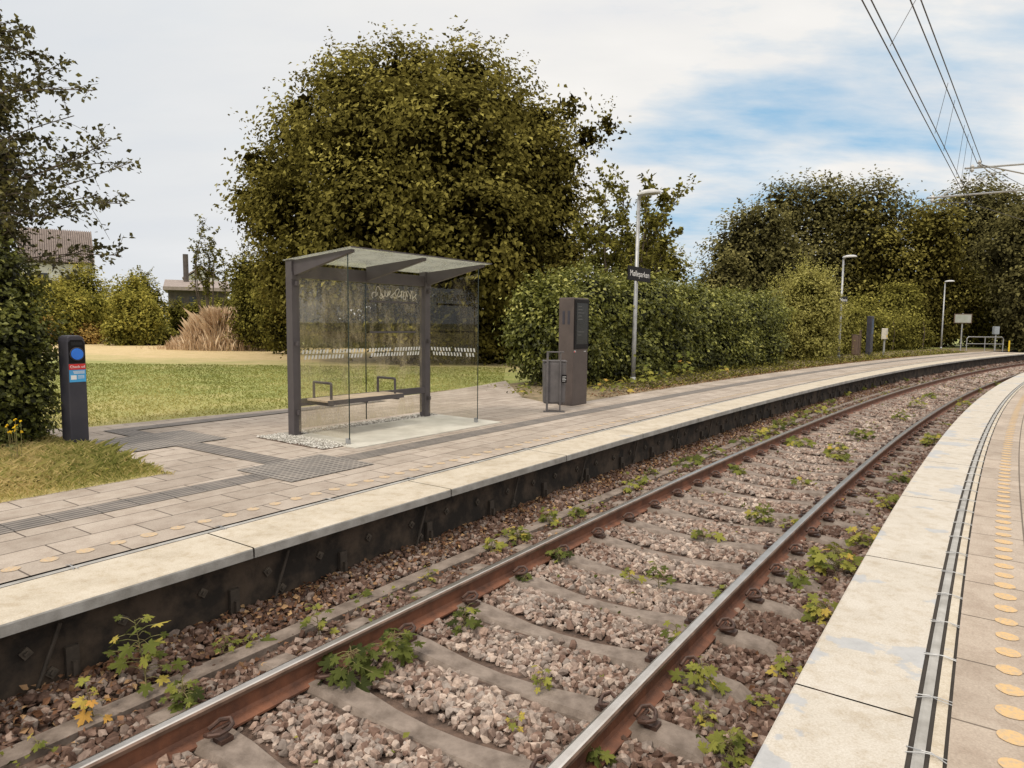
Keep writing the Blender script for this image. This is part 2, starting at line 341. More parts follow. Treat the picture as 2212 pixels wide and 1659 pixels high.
def foliage(name,blobs,n,leaf,mat,parent,clump=.35,lp=28,nspr=0,sprl=1.2,dens=.12,bias=0,flat=.7,core=.15,rg=None,sprup=.6,lump=1.,w=.36):
    rg=rg or rng; B=np.array(blobs,dtype=float); c=B[:,:3]; r=B[:,3:6]
    wgt=(r[:,0]*r[:,2]+r[:,1]*r[:,2]+r[:,0]*r[:,1]); wgt/=wgt.sum()
    def surf(k,lo=.93,sd=dens):
        out=[];od=[]
        while sum(len(o) for o in out)<k:
            idx=rg.choice(len(B),k,p=wgt); d=unit(rg.normal(size=(k,3))); rr=lo-np.abs(rg.normal(size=k))*sd+rg.uniform(-.03,.1,k)
            lm=1+lump*(.10*np.sin(d[:,0]*7+idx)+.08*np.sin(d[:,2]*9+idx*2)+.07*np.sin(d[:,1]*11+idx))
            p=c[idx]+d*r[idx]*(rr*lm)[:,None]
            q=(p[:,None,:]-c[None])/r[None]; qn=np.linalg.norm(q,axis=2); qn[np.arange(k),idx]=9
            ok=(qn.min(axis=1)>.78)&(p[:,2]>.03)
            out.append(p[ok]); od.append(d[ok])
            if len(out)>30: break
        return np.concatenate(out)[:k],np.concatenate(od)[:k]
    nc=max(4,n//lp); p,d=surf(nc); nc=len(p)
    fr=1.6/max(r.max(),.3)
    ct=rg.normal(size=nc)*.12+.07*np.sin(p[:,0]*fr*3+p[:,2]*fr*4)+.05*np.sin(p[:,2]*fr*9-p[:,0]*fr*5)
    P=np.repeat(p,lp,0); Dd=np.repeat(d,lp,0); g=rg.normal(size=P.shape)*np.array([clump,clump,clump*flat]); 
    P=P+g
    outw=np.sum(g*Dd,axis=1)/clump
    t=.38+np.repeat(ct,lp)+rg.normal(size=len(P))*.09+.13*np.clip(g[:,2]/(clump*flat),-2,2)*.8+.08*np.clip(outw,-2,2)+.12*Dd[:,2]+bias  # tint paints light on clump tops and outer leaves, shade below and inside
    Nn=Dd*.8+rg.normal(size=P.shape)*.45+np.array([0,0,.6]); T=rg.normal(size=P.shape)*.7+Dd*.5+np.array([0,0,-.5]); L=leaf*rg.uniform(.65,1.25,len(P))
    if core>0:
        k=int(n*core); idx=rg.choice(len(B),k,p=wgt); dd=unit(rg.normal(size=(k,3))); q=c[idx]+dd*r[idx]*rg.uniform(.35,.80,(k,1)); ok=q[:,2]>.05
        q=q[ok]; dd=dd[ok]; P=np.vstack([P,q]); Nn=np.vstack([Nn,dd+rg.normal(size=q.shape)*.3]); T=np.vstack([T,rg.normal(size=q.shape)]); L=np.concatenate([L,np.full(len(q),leaf*2.3)]); t=np.concatenate([t,np.full(len(q),.05)])  # core leaves get a dark tint as painted shade inside the crown
    if nspr:
        p,d=surf(nspr,.98,.03); k=18; a=unit(d+rg.normal(size=p.shape)*.35+np.array([0,0,sprup])); ln=sprl*rg.uniform(.4,1.1,(len(p),1))
        for i in range(k):
            u=(i+.5)/k; q=p+a*ln*u+np.array([0,0,-.12])*ln*u*u+rg.normal(size=p.shape)*.045*sprl
            P=np.vstack([P,q]); Nn=np.vstack([Nn,rg.normal(size=q.shape)*.6+np.array([0,0,.7])]); T=np.vstack([T,a+rg.normal(size=q.shape)*.9]); L=np.concatenate([L,leaf*rg.uniform(.6,1.05,len(q))*(1.15-.5*u)]); t=np.concatenate([t,.46+rg.normal(size=len(q))*.12+bias])
    ok=P[:,2]>.0
    return leaves(name,P[ok],Nn[ok],T[ok],L[ok],t[ok],mat,parent,w)
def trunk(parent,base,h,r,spread,seed=0,name='trunk'):
    rd=random.Random(seed); mb=MB(); b=Vector(base)
    pts=[b+Vector((rd.uniform(-.1,.1)*i,rd.uniform(-.1,.1)*i,h*i/5-.1*(i==0))) for i in range(6)]
    mb.tube(pts,r,8,0,r*.25)
    for k in range(7):
        a=k*2.4+rd.random(); st=pts[1+k%4]; e=st+Vector((math.cos(a)*spread*.8,math.sin(a)*spread*.8,h*.35)); m=(st+e)/2+Vector((0,0,-h*.03))
        mb.tube([st,m,e],r*.45,6,0,r*.1)
    return mb.build(name,M['bark'],parent,True)
# ================================================================== SETTING
S0,S1=-9,53
DL,DR=.87,2.58; DM=(DL+DR)/2; DE=3.44
def poly(name,pts,z,mat,kind='structure'):
    tris=tessellate_polygon([[Vector((p[0],p[1],0)) for p in pts]])
    fs=[]
    for a,b,c in tris:
        ar=(pts[b][0]-pts[a][0])*(pts[c][1]-pts[a][1])-(pts[c][0]-pts[a][0])*(pts[b][1]-pts[a][1])
        if abs(ar)<1e-7: continue
        fs.append((a,b,c) if ar>0 else (a,c,b))
    me=bpy.data.meshes.new(name); me.from_pydata([(p[0],p[1],z) for p in pts],[],fs)
    u=me.uv_layers.new(name='UVMap')
    for l in me.loops: u.data[l.index].uv=inv(*pts[l.vertex_index])
    o=link(name,me,None,[mat])
    if kind: o['kind']=kind
    return o
g=MB(); g.add([(-1500,-1500,-.66),(1500,-1500,-.66),(1500,1500,-.66),(-1500,1500,-.66)],[(0,1,2,3)]); o=g.build('ground',M['ground']); o['kind']='structure'
extr('lawn',[(-160,-.016),(-60,-.016),(-20,-.016),(-2.6,-.016)],-70,150,M['lawn'],kind='structure')
extr('verge',[(-6.4,-.010),(-2.6,-.010)],7.6,60,M['verge'],kind='structure')
extr('platform_paving_left',[(-2.72,0),(-.635,0)],S0,S1,M['paver'],kind='structure')
plaza=[G(*p) for p in [(385,1027),(205,978),(100,962),(20,945),(0,932),(190,922),(400,902),(620,882),(800,862),(950,846),(1050,830),(1092,822),(1108,838),(1128,858),(1190,872)]]
pl=[(p.x,p.y) for p in plaza]
sA=inv(*pl[0])[0]; sB=inv(*pl[-1])[0]
fr=[pos(sB+(1.1)+(sA-sB-1.1)*i/8,-2.6) for i in range(9)]
poly('plaza_paving',pl+fr,-.004,M['paver'])
extr('guidance_paving',[(-2.0,.004),(-1.7,.004)],S0,S1-2,M['guide'],kind='structure')
def patch(name,s0,s1,d0,d1,mat,z=.006,swap=False):
    pts=[pos(s0,d0),pos(s1,d0),pos(s1,d1),pos(s0,d1)]; sd=[(s0,d0),(s1,d0),(s1,d1),(s0,d1)]
    me=bpy.data.meshes.new(name); me.from_pydata([(p[0],p[1],z) for p in pts],[],[(3,2,1,0)]); u=me.uv_layers.new(name='UVMap')
    for l in me.loops: q=sd[l.vertex_index]; u.data[l.index].uv=(q[1],q[0]) if swap else q
    o=link(name,me,None,[mat]); o['kind']='structure'; return o
patch('blister_paving',.66,1.74,-2.28,-1.38,M['blister'],.008)
patch('blister_paving',.45,1.70,-5.2,-4.1,M['blister'],.008)
patch('guidance_paving',1.02,1.32,-4.1,-2.28,M['guide'],.006,True)
patch('guidance_paving',1.02,1.32,-5.7,-5.2,M['guide'],.006,True)
patch('guidance_paving',1.02,6.0,-6.0,-5.7,M['guide'],.006)
def edge(name,sgn,dedge,w,phase,sa,sb,mat):
    prof=[(dedge-sgn*w,-.05),(dedge-sgn*w,0),(dedge-sgn*.012,0),(dedge-sgn*.003,-.004),(dedge,-.013),(dedge,-.072),(dedge-sgn*.06,-.08)]
    s=sa+phase; me_v=[];me_f=[];me_m=[]
    while s<sb:
        a,b=s+.006,min(s+2.1,sb)-.006
        for i in range(3):
            s0_,s1_=a+(b-a)*i/3,a+(b-a)*(i+1)/3; k=len(me_v); n=len(prof)
            for q in (s0_,s1_):
                for d,z in prof: x,y=pos(q,d); me_v.append((x,y,z))
            for j in range(n-1): me_f.append((k+j,k+j+1,k+n+j+1,k+n+j) if sgn>0 else (k+j,k+n+j,k+n+j+1,k+j+1)); me_m.append(0 if j<3 else 1)
        s+=2.1
    me=bpy.data.meshes.new(name); me.from_pydata(me_v,[],me_f); me.materials.append(mat); me.materials.append(M['edge']); me.polygons.foreach_set('material_index',me_m); me.update()
    o=link(name,me); o['kind']='structure'; return o
edge('platform_edge_left',1,0,.55,.9,S0-1,S1,M['slab'])
edge('platform_edge_right',-1,DE,.45,1.2,S0-1,S1+25,M['slab_r'])
extr('edge_joint_left',[(-.70,-.012),(-.5,-.012)],S0,S1,M['gap'],kind='structure')
extr('edge_joint_left',[(-.612,-.002),(-.566,-.002)],S0,S1,M['edge'],kind='structure')
e=DE+.45
extr('edge_joint_right',[(e-.05,-.012),(e+.2,-.012)],S0,S1+25,M['gap'],kind='structure')
extr('edge_joint_right',[(e+.018,-.003),(e+.030,.001),(e+.044,.001),(e+.056,-.003)],S0,S1+25,M['edge'],kind='structure')
extr('edge_joint_right',[(e+.072,-.002),(e+.112,-.002)],S0,S1+25,M['slab'],kind='structure')
extr('platform_paving_right',[(e+.125,0),(12,0)],S0,S1+25,M['paver_right'],kind='structure')
extr('guidance_paving',[(5.25,.004),(5.55,.004)],S0,S1+20,M['guide'],kind='structure')
extr('grass_bank_right',[(12,-.01),(120,-.01)],S0-20,S1+60,M['lawn'],kind='structure')
extr('platform_wall_left',[(-.16,-.63),(-.16,-.06)],S0,S1,M['wall'],kind='structure')
extr('platform_wall_right',[(DE+.15,-.06),(DE+.15,-.63)],S0,S1+25,M['wall'],kind='structure')
def dots(name,d,sa,sb,mt):
    V=[];Fc=[]; s=sa; n=22
    while s<sb:
        k=len(V); cx,cy=pos(s,d); rr=.056*random.uniform(.88,1.03)
        for j in range(n):
            q=rr*random.uniform(.95,1.02); V.append((cx+math.cos(2*PI*j/n)*q,cy+math.sin(2*PI*j/n)*q,.003))
        Fc.append(tuple(range(k,k+n))); s+=.213
    me=bpy.data.meshes.new(name); me.from_pydata(V,[],Fc); o=link(name,me,None,[mt]); o['kind']='structure'
dots('marking_dots_left',-.85,-8,S1-1,M['dot']); dots('marking_dots_right',e+.325,-8,S1+20,M['dot_r'])
def ties(name,d,sa,sb,step,off):
    mb=MB(); s=sa+off
    while s<sb:
        for q in (-.012,.012):
            w=[random.uniform(-.012,.012) for _ in range(4)]
            mb.tube([(*pos(s+q+w[0],d-.065),.004),(*pos(s+q*.3+w[1],d-.015),.012),(*pos(s-q*.3+w[2],d+.015),.013),(*pos(s-q+w[3],d+.065),.004)],.0022,5)
        s+=step
    o=mb.build(name,M['galv']); o['kind']='structure'
ties('joint_wire_ties_right',e+.06,-5,25,.46,.2); ties('joint_wire_ties_left',-.588,-5,10,1.02,.35)
extr('trackbed',[(-.2,-.53),(.12,-.57),(.3,-.59),(.9,-.596),(DM,-.60),(DR,-.596),(3.1,-.59),(DE+.2,-.54)],S0,90,M['dirt'],kind='structure')
extr('concrete_kerb_strip',[(.20,-.62),(.20,-.548),(.215,-.54),(.325,-.54),(.34,-.55),(.34,-.62)],S0,28,M['sleeper'],kind='structure')
# ------------------------------------------------------------------ wall hardware
hw=thing('platform_wall_brackets','steel brackets and square bolt plates fixed along the dark platform wall','wall brackets',(0,0,0))
mb=MB(); mb.box(-.026,.026,-.012,.0,-.026,.026); mb.box(-.011,.011,-.024,-.012,-.011,.011); plm=mb.mesh('bolt_plate',M['plate'])
mb=MB(); mb.box(-.035,.035,-.03,0,-.12,.2); mb.box(-.012,.012,-.06,-.03,-.1,.12); brm=mb.mesh('bracket',M['wallsteel'])
mb=MB(); mb.tube([(-.08,-.02,-.21),(.08,-.02,.21)],.012,6); mb.box(-.1,-.06,-.03,0,-.24,-.2); stm=mb.mesh('strut',M['wallsteel'])
def hwp(name,me,s,d,z,ry=0):
    o=bpy.data.objects.new(name,me); col.objects.link(o); o.parent=hw; x,y=pos(s,d); o.location=(x,y,z); o.rotation_euler=(0,ry,rotz(s)); return o
for i in range(60):
    s=-4+.50*i+random.uniform(-.03,.03)
    hwp('bolt_plate',plm,s,-.155,-.27+random.uniform(-.012,.012),R(45+random.uniform(-14,14)))
    if i%2==0: hwp('bracket',brm,s+.22,-.155,-.5)
    if i%3==1: hwp('strut',stm,s+.08,-.14,-.35); hwp('bolt_plate',plm,s+.12,-.155,-.42,R(45))
# ------------------------------------------------------------------ railway track
trk=thing('railway_track','single curved railway track with rusty rails on concrete sleepers','railway track',(*pos(0,DM),-.6),0)
trk_inv=Matrix.Translation((*pos(0,DM),-.6)).inverted()
def railprof(dc):
    p=[(-.072,-.165),(-.072,-.153),(-.02,-.135),(-.009,-.118),(-.009,-.045),(-.034,-.032),(-.036,-.012),(-.028,-.002),(-.018,0),(.018,0),(.028,-.002),(.036,-.012),(.034,-.032),(.009,-.045),(.009,-.118),(.02,-.135),(.072,-.153),(.072,-.165)]
    return [(dc+a,-.40+b) for a,b in p]
for k,dc in enumerate((DL,DR)):
    mi=[0]*18
    for j in (7,8,9): mi[j]=1
    for j in (5,6,10,11): mi[j]=2
    o=extr('rail',railprof(dc),S0,90,[M['rust'],M['railtop'],M['railside']],trk,closed=True,midx=mi); o.matrix_parent_inverse=trk_inv
    o['label']='rail nearest the right platform' if k else 'rail nearest the left platform'
HG=(DR-DL)/2
def sleeper_mesh():
    ys=[-1.32,-1.24,-1.08,-HG,-.60,-.45,-.25,0,.25,.45,.60,HG,1.08,1.24,1.32]; zt=[-.05,-.012,-.002,.002,-.004,-.018,-.038,-.046,-.038,-.018,-.004,.002,-.002,-.012,-.05]; w=[.085,.10,.105,.105,.098,.088,.080,.076,.080,.088,.098,.105,.105,.10,.085]
    v=[];f=[]
    for y,z,a in zip(ys,zt,w): v+=[(-a-.04,y,-.2),(-a-.010,y,z-.03),(-a+.014,y,z),(a-.014,y,z),(a+.010,y,z-.03),(a+.04,y,-.2)]
    for i in range(len(ys)-1):
        for j in range(5): f.append((i*6+j,i*6+j+1,i*6+7+j,i*6+6+j))
    f.append((5,4,3,2,1,0)); k=(len(ys)-1)*6; f.append(tuple(k+j for j in range(6)))
    me=bpy.data.meshes.new('sleeper'); me.from_pydata(v,[],f); me.materials.append(M['sleeper']); return me
sm=sleeper_mesh()
def clip_mesh():
    mb=MB(); pts=[(-.085,.0,.03),(-.03,.0,.028),(.03,.005,.03),(.07,.02,.045),(.078,.06,.06),(.035,.085,.055),(-.02,.075,.05),(-.06,.055,.055),(-.07,.02,.068),(-.035,-.014,.066),(.025,-.024,.04)]
    sp=[]
    for i in range(len(pts)-1):
        for t in (0,.5): sp.append(tuple(pts[i][c]*(1-t)+pts[i+1][c]*t for c in range(3)))
    sp.append(pts[-1])
    mb.tube(sp,.0115,7); mb.box(-.035,.035,.03,.10,0,.022); mb.box(-.02,.02,-.01,.045,.0,.035)
    return mb.mesh('rail_clip',M['clip'])
cm=clip_mesh(); sleepers=[]
i=0; s=-2.95
while s<66:
    o=bpy.data.objects.new('sleeper',sm); col.objects.link(o); o.parent=trk
    x,y=pos(s,DM); o.matrix_parent_inverse=trk_inv; o.location=(x,y,-.546); o.rotation_euler=(0,0,rotz(s)+R(random.uniform(-.8,.8))); sleepers.append(s)
    if i<26:
        for yy,fl in ((HG-.078,PI),(HG+.078,0),(-HG-.078,PI),(-HG+.078,0)):
            c=bpy.data.objects.new('rail_clip',cm); col.objects.link(c); c.parent=o; c.location=(0,yy,.0); c.rotation_euler=(0,0,fl)
    s+=.68; i+=1
sl=np.array(sleepers)
# ballast
ico_v=[];ph=(1+5**.5)/2
for a in (-1,1):
    for b in (-ph,ph): ico_v+= [(0,a,b),(a,b,0),(b,0,a)]
ico_v=np.array(ico_v)/math.hypot(1,ph)
from itertools import combinations
edge_l=min(np.linalg.norm(ico_v[i]-ico_v[j]) for i,j in combinations(range(12),2))
ico_f=[]
for a,b,c in combinations(range(12),3):
    if all(abs(np.linalg.norm(ico_v[i]-ico_v[j])-edge_l)<1e-3 for i,j in ((a,b),(b,c),(a,c))):
        n=np.cross(ico_v[b]-ico_v[a],ico_v[c]-ico_v[a]); ico_f.append((a,b,c) if np.dot(n,ico_v[a])>0 else (a,c,b))
ico_f=np.array(ico_f)
def stones(name,C,size,tint,mat):
    n=len(C); V=ico_v[None]*np.ones((n,1,1))+rng.normal(size=(n,12,3))*.19
    V=np.sign(V)*np.abs(V)**.85
    V*=np.stack([rng.uniform(.75,1.3,n),rng.uniform(.6,1.1,n),rng.uniform(.5,.9,n)],1)[:,None,:]
    ax=unit(rng.normal(size=(n,3))*np.array([.5,.5,1])); an=rng.uniform(0,2*PI,n)
    K=np.zeros((n,3,3)); K[:,0,1]=-ax[:,2];K[:,0,2]=ax[:,1];K[:,1,0]=ax[:,2];K[:,1,2]=-ax[:,0];K[:,2,0]=-ax[:,1];K[:,2,1]=ax[:,0]
    Rm=np.eye(3)[None]+np.sin(an)[:,None,None]*K+(1-np.cos(an))[:,None,None]*(K@K)
    V=np.einsum('nij,nkj->nki',Rm,V)*size[:,None,None]+C[:,None,:]
    Fc=(ico_f[None]+12*np.arange(n)[:,None,None]).reshape(-1,3)
    return np_mesh(name,V.reshape(-1,3),Fc,3,mat,None,np.repeat(tint,20))
def posn(s,d):
    h=H0+s/RAD; r=RAD-d; return np.stack([CC[0]-r*np.cos(h),CC[1]+r*np.sin(h)],1)
Cs=[];Sz=[];Tn=[]
for (a,b,dens_,sz) in ((-3.2,4,1550,.0255),(4,11,900,.029),(11,24,360,.040),(24,60,70,.068)):
    n=int((b-a)*3.7*dens_); s=rng.uniform(a,b,n); d=rng.uniform(-.15,DE+.15,n)
    k=np.min(np.abs(s[:,None]-sl[None]),axis=1)
    onsl=(k<.132)&(np.abs(d-DM)<1.32)
    rail=(np.abs(d-DL)<.09)|(np.abs(d-DR)<.09)
    kerb=(d>.17)&(d<.37)
    keep=~(onsl&(rng.random(n)>.01))&~(rail&(rng.random(n)>.3))&~(kerb&(rng.random(n)>.15))
    if a>20: keep=~(onsl&(rng.random(n)>.2))&~rail
    s=s[keep];d=d[keep];k=k[keep];n=len(s)
    bank=.095*np.clip((.25-d)/.3,0,1)+.06*np.clip((d-3.1)/.3,0,1)
    z=-.600+rng.uniform(-.006,.026,n)+.010*np.sin(s*4+d*3)+bank+.014*np.clip(k/.3,0,1)
    C=np.column_stack([posn(s,d),z]); Cs.append(C); Sz.append(sz*rng.uniform(.55,1.35,n)); 
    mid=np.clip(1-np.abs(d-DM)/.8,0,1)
    t=rng.beta(2.0,2.0,n)*.85+.06*np.sin(s*2.3+d*5)-.20*((d<.75)|(d>DR+.12))+.20*mid-.05; Tn.append(np.clip(t,0,1))  # side stones tinted darker as painted shade, mid-track stones lighter
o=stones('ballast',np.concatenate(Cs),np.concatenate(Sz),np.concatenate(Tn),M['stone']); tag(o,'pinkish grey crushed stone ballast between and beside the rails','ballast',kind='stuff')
n=11000; s=rng.uniform(-3,24,n); side=rng.random(n); d=np.where(side<.68,-.14+np.abs(rng.normal(size=n))*.19,np.where(side<.88,DE+.1-np.abs(rng.normal(size=n))*.2,rng.uniform(.3,.85,n)))
bank=.095*np.clip((.25-d)/.3,0,1)+.06*np.clip((d-3.1)/.3,0,1)
P=np.column_stack([posn(s,d),rng.uniform(-.575,-.545,n)+bank]); o=leaves('leaf_litter',P,rng.normal(size=P.shape)*.5+np.array([0,0,1]),rng.normal(size=P.shape),rng.uniform(.025,.055,n),rng.random(n),M['f_litter']); tag(o,'dry brown leaf litter lying along the foot of the platform walls','leaf litter',kind='stuff')
# ================================================================== SHELTER
bp=G(638,941); sS,dS=inv(bp.x,bp.y); L=2.52; DP=1.12
sh=thing('waiting_shelter','dark grey steel framed glass waiting shelter with a wooden bench','shelter',bp,rotz(sS)-R(1.5))
for x in (0,L):
    mb=MB(); mb.box(x-.06,x+.06,-.06,.07,0,2.37); mb.box(x-.063,x+.063,-.075,-.0605,2.1,2.2); mb.build('column',M['paint'],sh,bevel=.004)
mb=MB(); mb.box(.061,L-.061,-.05,.05,2.13,2.30); mb.build('roof_beam',M['paint'],sh,bevel=.004)
zf=lambda y: 2.36+(-y)*.070
for x in (0,L/2,L):
    mb=MB(); a=x-.03; b=x+.03
    y0=-.062 if x!=L/2 else -.052
    mb.prism_x([(y0,2.15),(y0,zf(-.06)-.008),(-1.22,zf(-1.22)-.008),(-1.22,zf(-1.22)-.045)],a,b); mb.build('roof_arm',M['paint'],sh,bevel=.003)
mb=MB(); zr=.012; mb.prism_x([(.10,zf(.1)),(.10,zf(.1)+zr),(-1.28,zf(-1.28)+zr),(-1.28,zf(-1.28))],-.08,L+.12); rf=mb.build('roof_glass',M['glassroof'],sh)
mb=MB(); mb.prism_x([(-1.292,zf(-1.28)-.002),(-1.292,zf(-1.28)+.014),(-1.281,zf(-1.28)+.014),(-1.281,zf(-1.28)-.002)],-.08,L+.12); mb.build('edge_trim',M['paint'],rf)
for x in (0,L):
    ztop=zf(-DP)-.13 if x else zf(-DP)-.02
    mb=MB(); mb.add([(x,-.085,.07),(x,-DP,.07),(x,-DP,ztop),(x,-.085,2.14)],[(0,1,2,3)]); gp_=mb.build('side_glass',M['glass'],sh)
    mb=MB(); mb.box(x-.006,x+.006,-DP-.008,-DP-.001,.07,zf(-DP)-.03); mb.build('glass_edge',M['glassedge'],gp_)
    mb=MB(); mb.box(x-.022,x+.022,-DP+.0,-DP+.05,.0,.085); mb.build('foot_clamp',M['galv'],gp_,bevel=.004)
    for zz in (.32,1.25,2.05):
        mb=MB(); mb.box(x-.018,x+.018,-.115,-.061,zz-.03,zz+.03); mb.build('clamp',M['paint'],gp_,bevel=.003)
    if x:
        mb=MB()
        for rr in range(2):
            for j in range(15):
                y=-.13-j*.064-rr*.02; z=1.03+rr*.075
                if (rr+j*3)%11==0: continue
                mb.prism_x([(y,z),(y+.014,z+.055),(y-.014,z+.055),(y-.028,z)],x-.007,x-.0035)
        mb.build('frit_dots',M['frit'],gp_)
for (a,b) in ((.075,L/2-.004),(L/2+.004,L-.075)):
    mb=MB(); mb.add([(a,.005,.09),(b,.005,.09),(b,.005,2.12),(a,.005,2.12)],[(0,1,2,3)]); gp_=mb.build('back_glass',M['glassback'],sh)
    mb=MB()
    for rr in range(2):
        for j in range(int((b-a-.04)/.058)):
            x=a+.03+j*.058+rr*.02; z=1.03+rr*.075
            if (rr*2+j*3)%13==0: continue
            mb.prism_y([(x,z),(x+.030,z),(x+.044,z+.055),(x+.014,z+.055)],-.0025,.001)
    mb.build('frit_dots',M['frit'],gp_)
    mb=MB(); mb.box(a if a>1 else b,(a if a>1 else b)+(.004 if a>1 else .003),.0,.012,.09,2.12); mb.build('glass_edge',M['glassedge'],gp_)
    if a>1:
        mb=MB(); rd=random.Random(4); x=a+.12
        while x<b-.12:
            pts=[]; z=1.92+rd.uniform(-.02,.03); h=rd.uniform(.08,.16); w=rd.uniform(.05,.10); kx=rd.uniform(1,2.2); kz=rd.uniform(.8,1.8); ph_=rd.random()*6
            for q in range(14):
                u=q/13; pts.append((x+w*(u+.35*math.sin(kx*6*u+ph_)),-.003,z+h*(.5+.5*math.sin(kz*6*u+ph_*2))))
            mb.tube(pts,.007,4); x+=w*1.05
        mb.build('reflection_scribble',M['reflection'],gp_)  # pale squiggles stand in for a reflection painted on the back pane
for z in (1.40,1.86):
    mb=MB(); mb.box(1.33,2.28,-.03,-.008,z-.014,z+.014); mb.build('poster_rail',M['paint'],sh)
mb=MB(); mb.box(.061,L-.061,-.055,-.008,.40,.50); mb.build('seat_beam',M['paint'],sh,bevel=.003)
bn=MB()
for j in range(5): bn.box(.14,1.52,-.165-j*.088,-.085-j*.088,.475,.503)
bn.build('seat',M['wood'],sh,bevel=.003)
mb=MB(); 
for x in (.2,.8,1.4): mb.box(x,x+.04,-.52,-.056,.42,.474)
mb.box(.14,1.52,-.535,-.522,.44,.5); mb.build('seat_frame',M['paint'],sh)
for x in (.24,1.40):
    mb=MB(); mb.tube([(x,-.10,.5),(x,-.10,.72),(x,-.10,.725),(x,-.46,.725),(x,-.47,.72),(x,-.47,.5)],.018,8); mb.build('armrest',M['paint'],sh)
mbx=MB(); mbx.box(-.12,L+.30,-1.38,-.03,-.02,.012); sf=mbx.build('shelter_floor_slab',M['slabc']); sf.location=bp; sf.rotation_euler=sh.rotation_euler; sf['kind']='structure'
mw=Matrix.Translation(bp)@Matrix.Rotation(sh.rotation_euler[2],4,'Z')
mbx=MB(); mbx.box(-.42,-.12,-1.15,.22,-.02,.0055); mbx.box(-.119,L+.3,-.029,.28,-.02,.0055); sf=mbx.build('gravel_strip',M['dirt']); sf.matrix_world=mw; sf['kind']='structure'
n=3600; a=rng.random(n)<.45; X=np.where(a,rng.uniform(-.42,-.0,n),rng.uniform(-.42,L+.3,n)); Yy=np.where(a,rng.uniform(-1.15,.25,n),rng.uniform(-.03,.27,n))
co=np.array([list(mw@Vector((x,y,.012))) for x,y in zip(X,Yy)]); o=stones('shelter_gravel',co,rng.uniform(.006,.014,n),rng.random(n),M['gravel']); tag(o,'small grey gravel around the shelter base','gravel',kind='stuff')
# ================================================================== CHECK-IN POST
def checkpost(loc,rz,label):
    t=thing('ticket_validator_post',label,'ticket post',loc,rz)
    mb=MB(); hw_=.10
    prof=[(-hw_,0),(hw_,0),(hw_,1.28),(hw_*.85,1.335),(hw_*.4,1.36),(-hw_*.6,1.36),(-hw_*.93,1.335),(-hw_,1.29)]
    mb.prism_y(prof,-.10,.12); mb.build('body',M['navy'],t,bevel=.012)
    mb=MB(); mb.prism_y([(-.085,1.04),(.085,1.04),(.085,1.27),(.06,1.31),(-.06,1.31),(-.085,1.28)],-.108,-.1005); mb.build('face_panel',M['black'],t)
    mb=MB(); mb.prism_y([(.066*math.cos(2*PI*j/28),1.145+.066*math.sin(2*PI*j/28)) for j in range(28)],-.122,-.1085); p=mb.build('reader_disc',M['lampblue'],t,bevel=.003)
    mb=MB(); 
    pts=[(.074*math.cos(2*PI*j/28),-.112,1.145+.074*math.sin(2*PI*j/28)) for j in range(29)]; mb.tube(pts,.006,6); mb.build('reader_ring',M['navy'],p)
    mb=MB(); mb.box(-.06,.06,-.112,-.1085,1.245,1.285); mb.build('display',M['screen'],t)
    mb=MB(); mb.box(-.088,.088,-.107,-.1005,.965,1.03); r_=mb.build('sign_red',M['red'],t)
    text('sign_text','Check ud',.042,M['white'],r_,(0,-.1085,.997))
    mb=MB(); mb.box(-.088,.088,-.107,-.1005,.82,.962); b_=mb.build('sign_blue',M['blue'],t)
    mb=MB()
    for j in range(3): mb.box(-.05+j*.004,.075,-.1085,-.107,.942-j*.012,.948-j*.012)
    mb.box(-.075,-.015,-.1085,-.107,.85,.90)
    for j in range(3): mb.box(.0,.07,-.1085,-.107,.89-j*.014,.895-j*.014)
    mb.build('sign_print',M['white'],b_)
    return t
c=G(166,973); checkpost(c,rotz(1)+R(2),'dark ticket validator post with blue disc and red label reading Check ud')
# ================================================================== KIOSK
c=G(1236,873); kk=thing('information_kiosk','tall brown-grey information column with black display screen','information column',c,rotz(9))
mb=MB(); mb.box(-.27,.27,-.165,.165,0,2.05); mb.build('body',M['kiosk'],kk,bevel=.012)
mb=MB(); mb.box(-.25,.26,-.185,-.166,1.08,2.02); sc=mb.build('screen_frame',M['black'],kk,bevel=.006)
mb=MB(); mb.box(-.19,.21,-.188,-.1855,1.17,1.95); sc2=mb.build('screen',M['screenlit'],sc)
mb=MB()
for j,z in enumerate((1.88,1.82,1.76,1.70,1.64,1.40,1.34)): mb.box(-.15,-.02+.10*((j*7)%3)/2,-.190,-.1885,z,z+.012)
mb.build('screen_text',M['midgrey'],sc2)
for x in (-.085,0.03):
    mb=MB(); mb.box(-.276,-.2705,x,x+.05,1.55,1.80); mb.build('vent_slot',M['navy'],kk)
mb=MB(); mb.box(-.24,-.17,-.168,-.1655,1.02,1.055); mb.build('label_plate',M['lightgrey'],kk)
mb=MB(); mb.box(.12,.2,-.168,-.1655,1.02,1.04); mb.build('label_plate',M['lightgrey'],kk)
mb=MB(); mb.box(-.235,-.20,-.170,-.1685,1.02,1.04); mb.build('red_sticker',M['red'],kk)
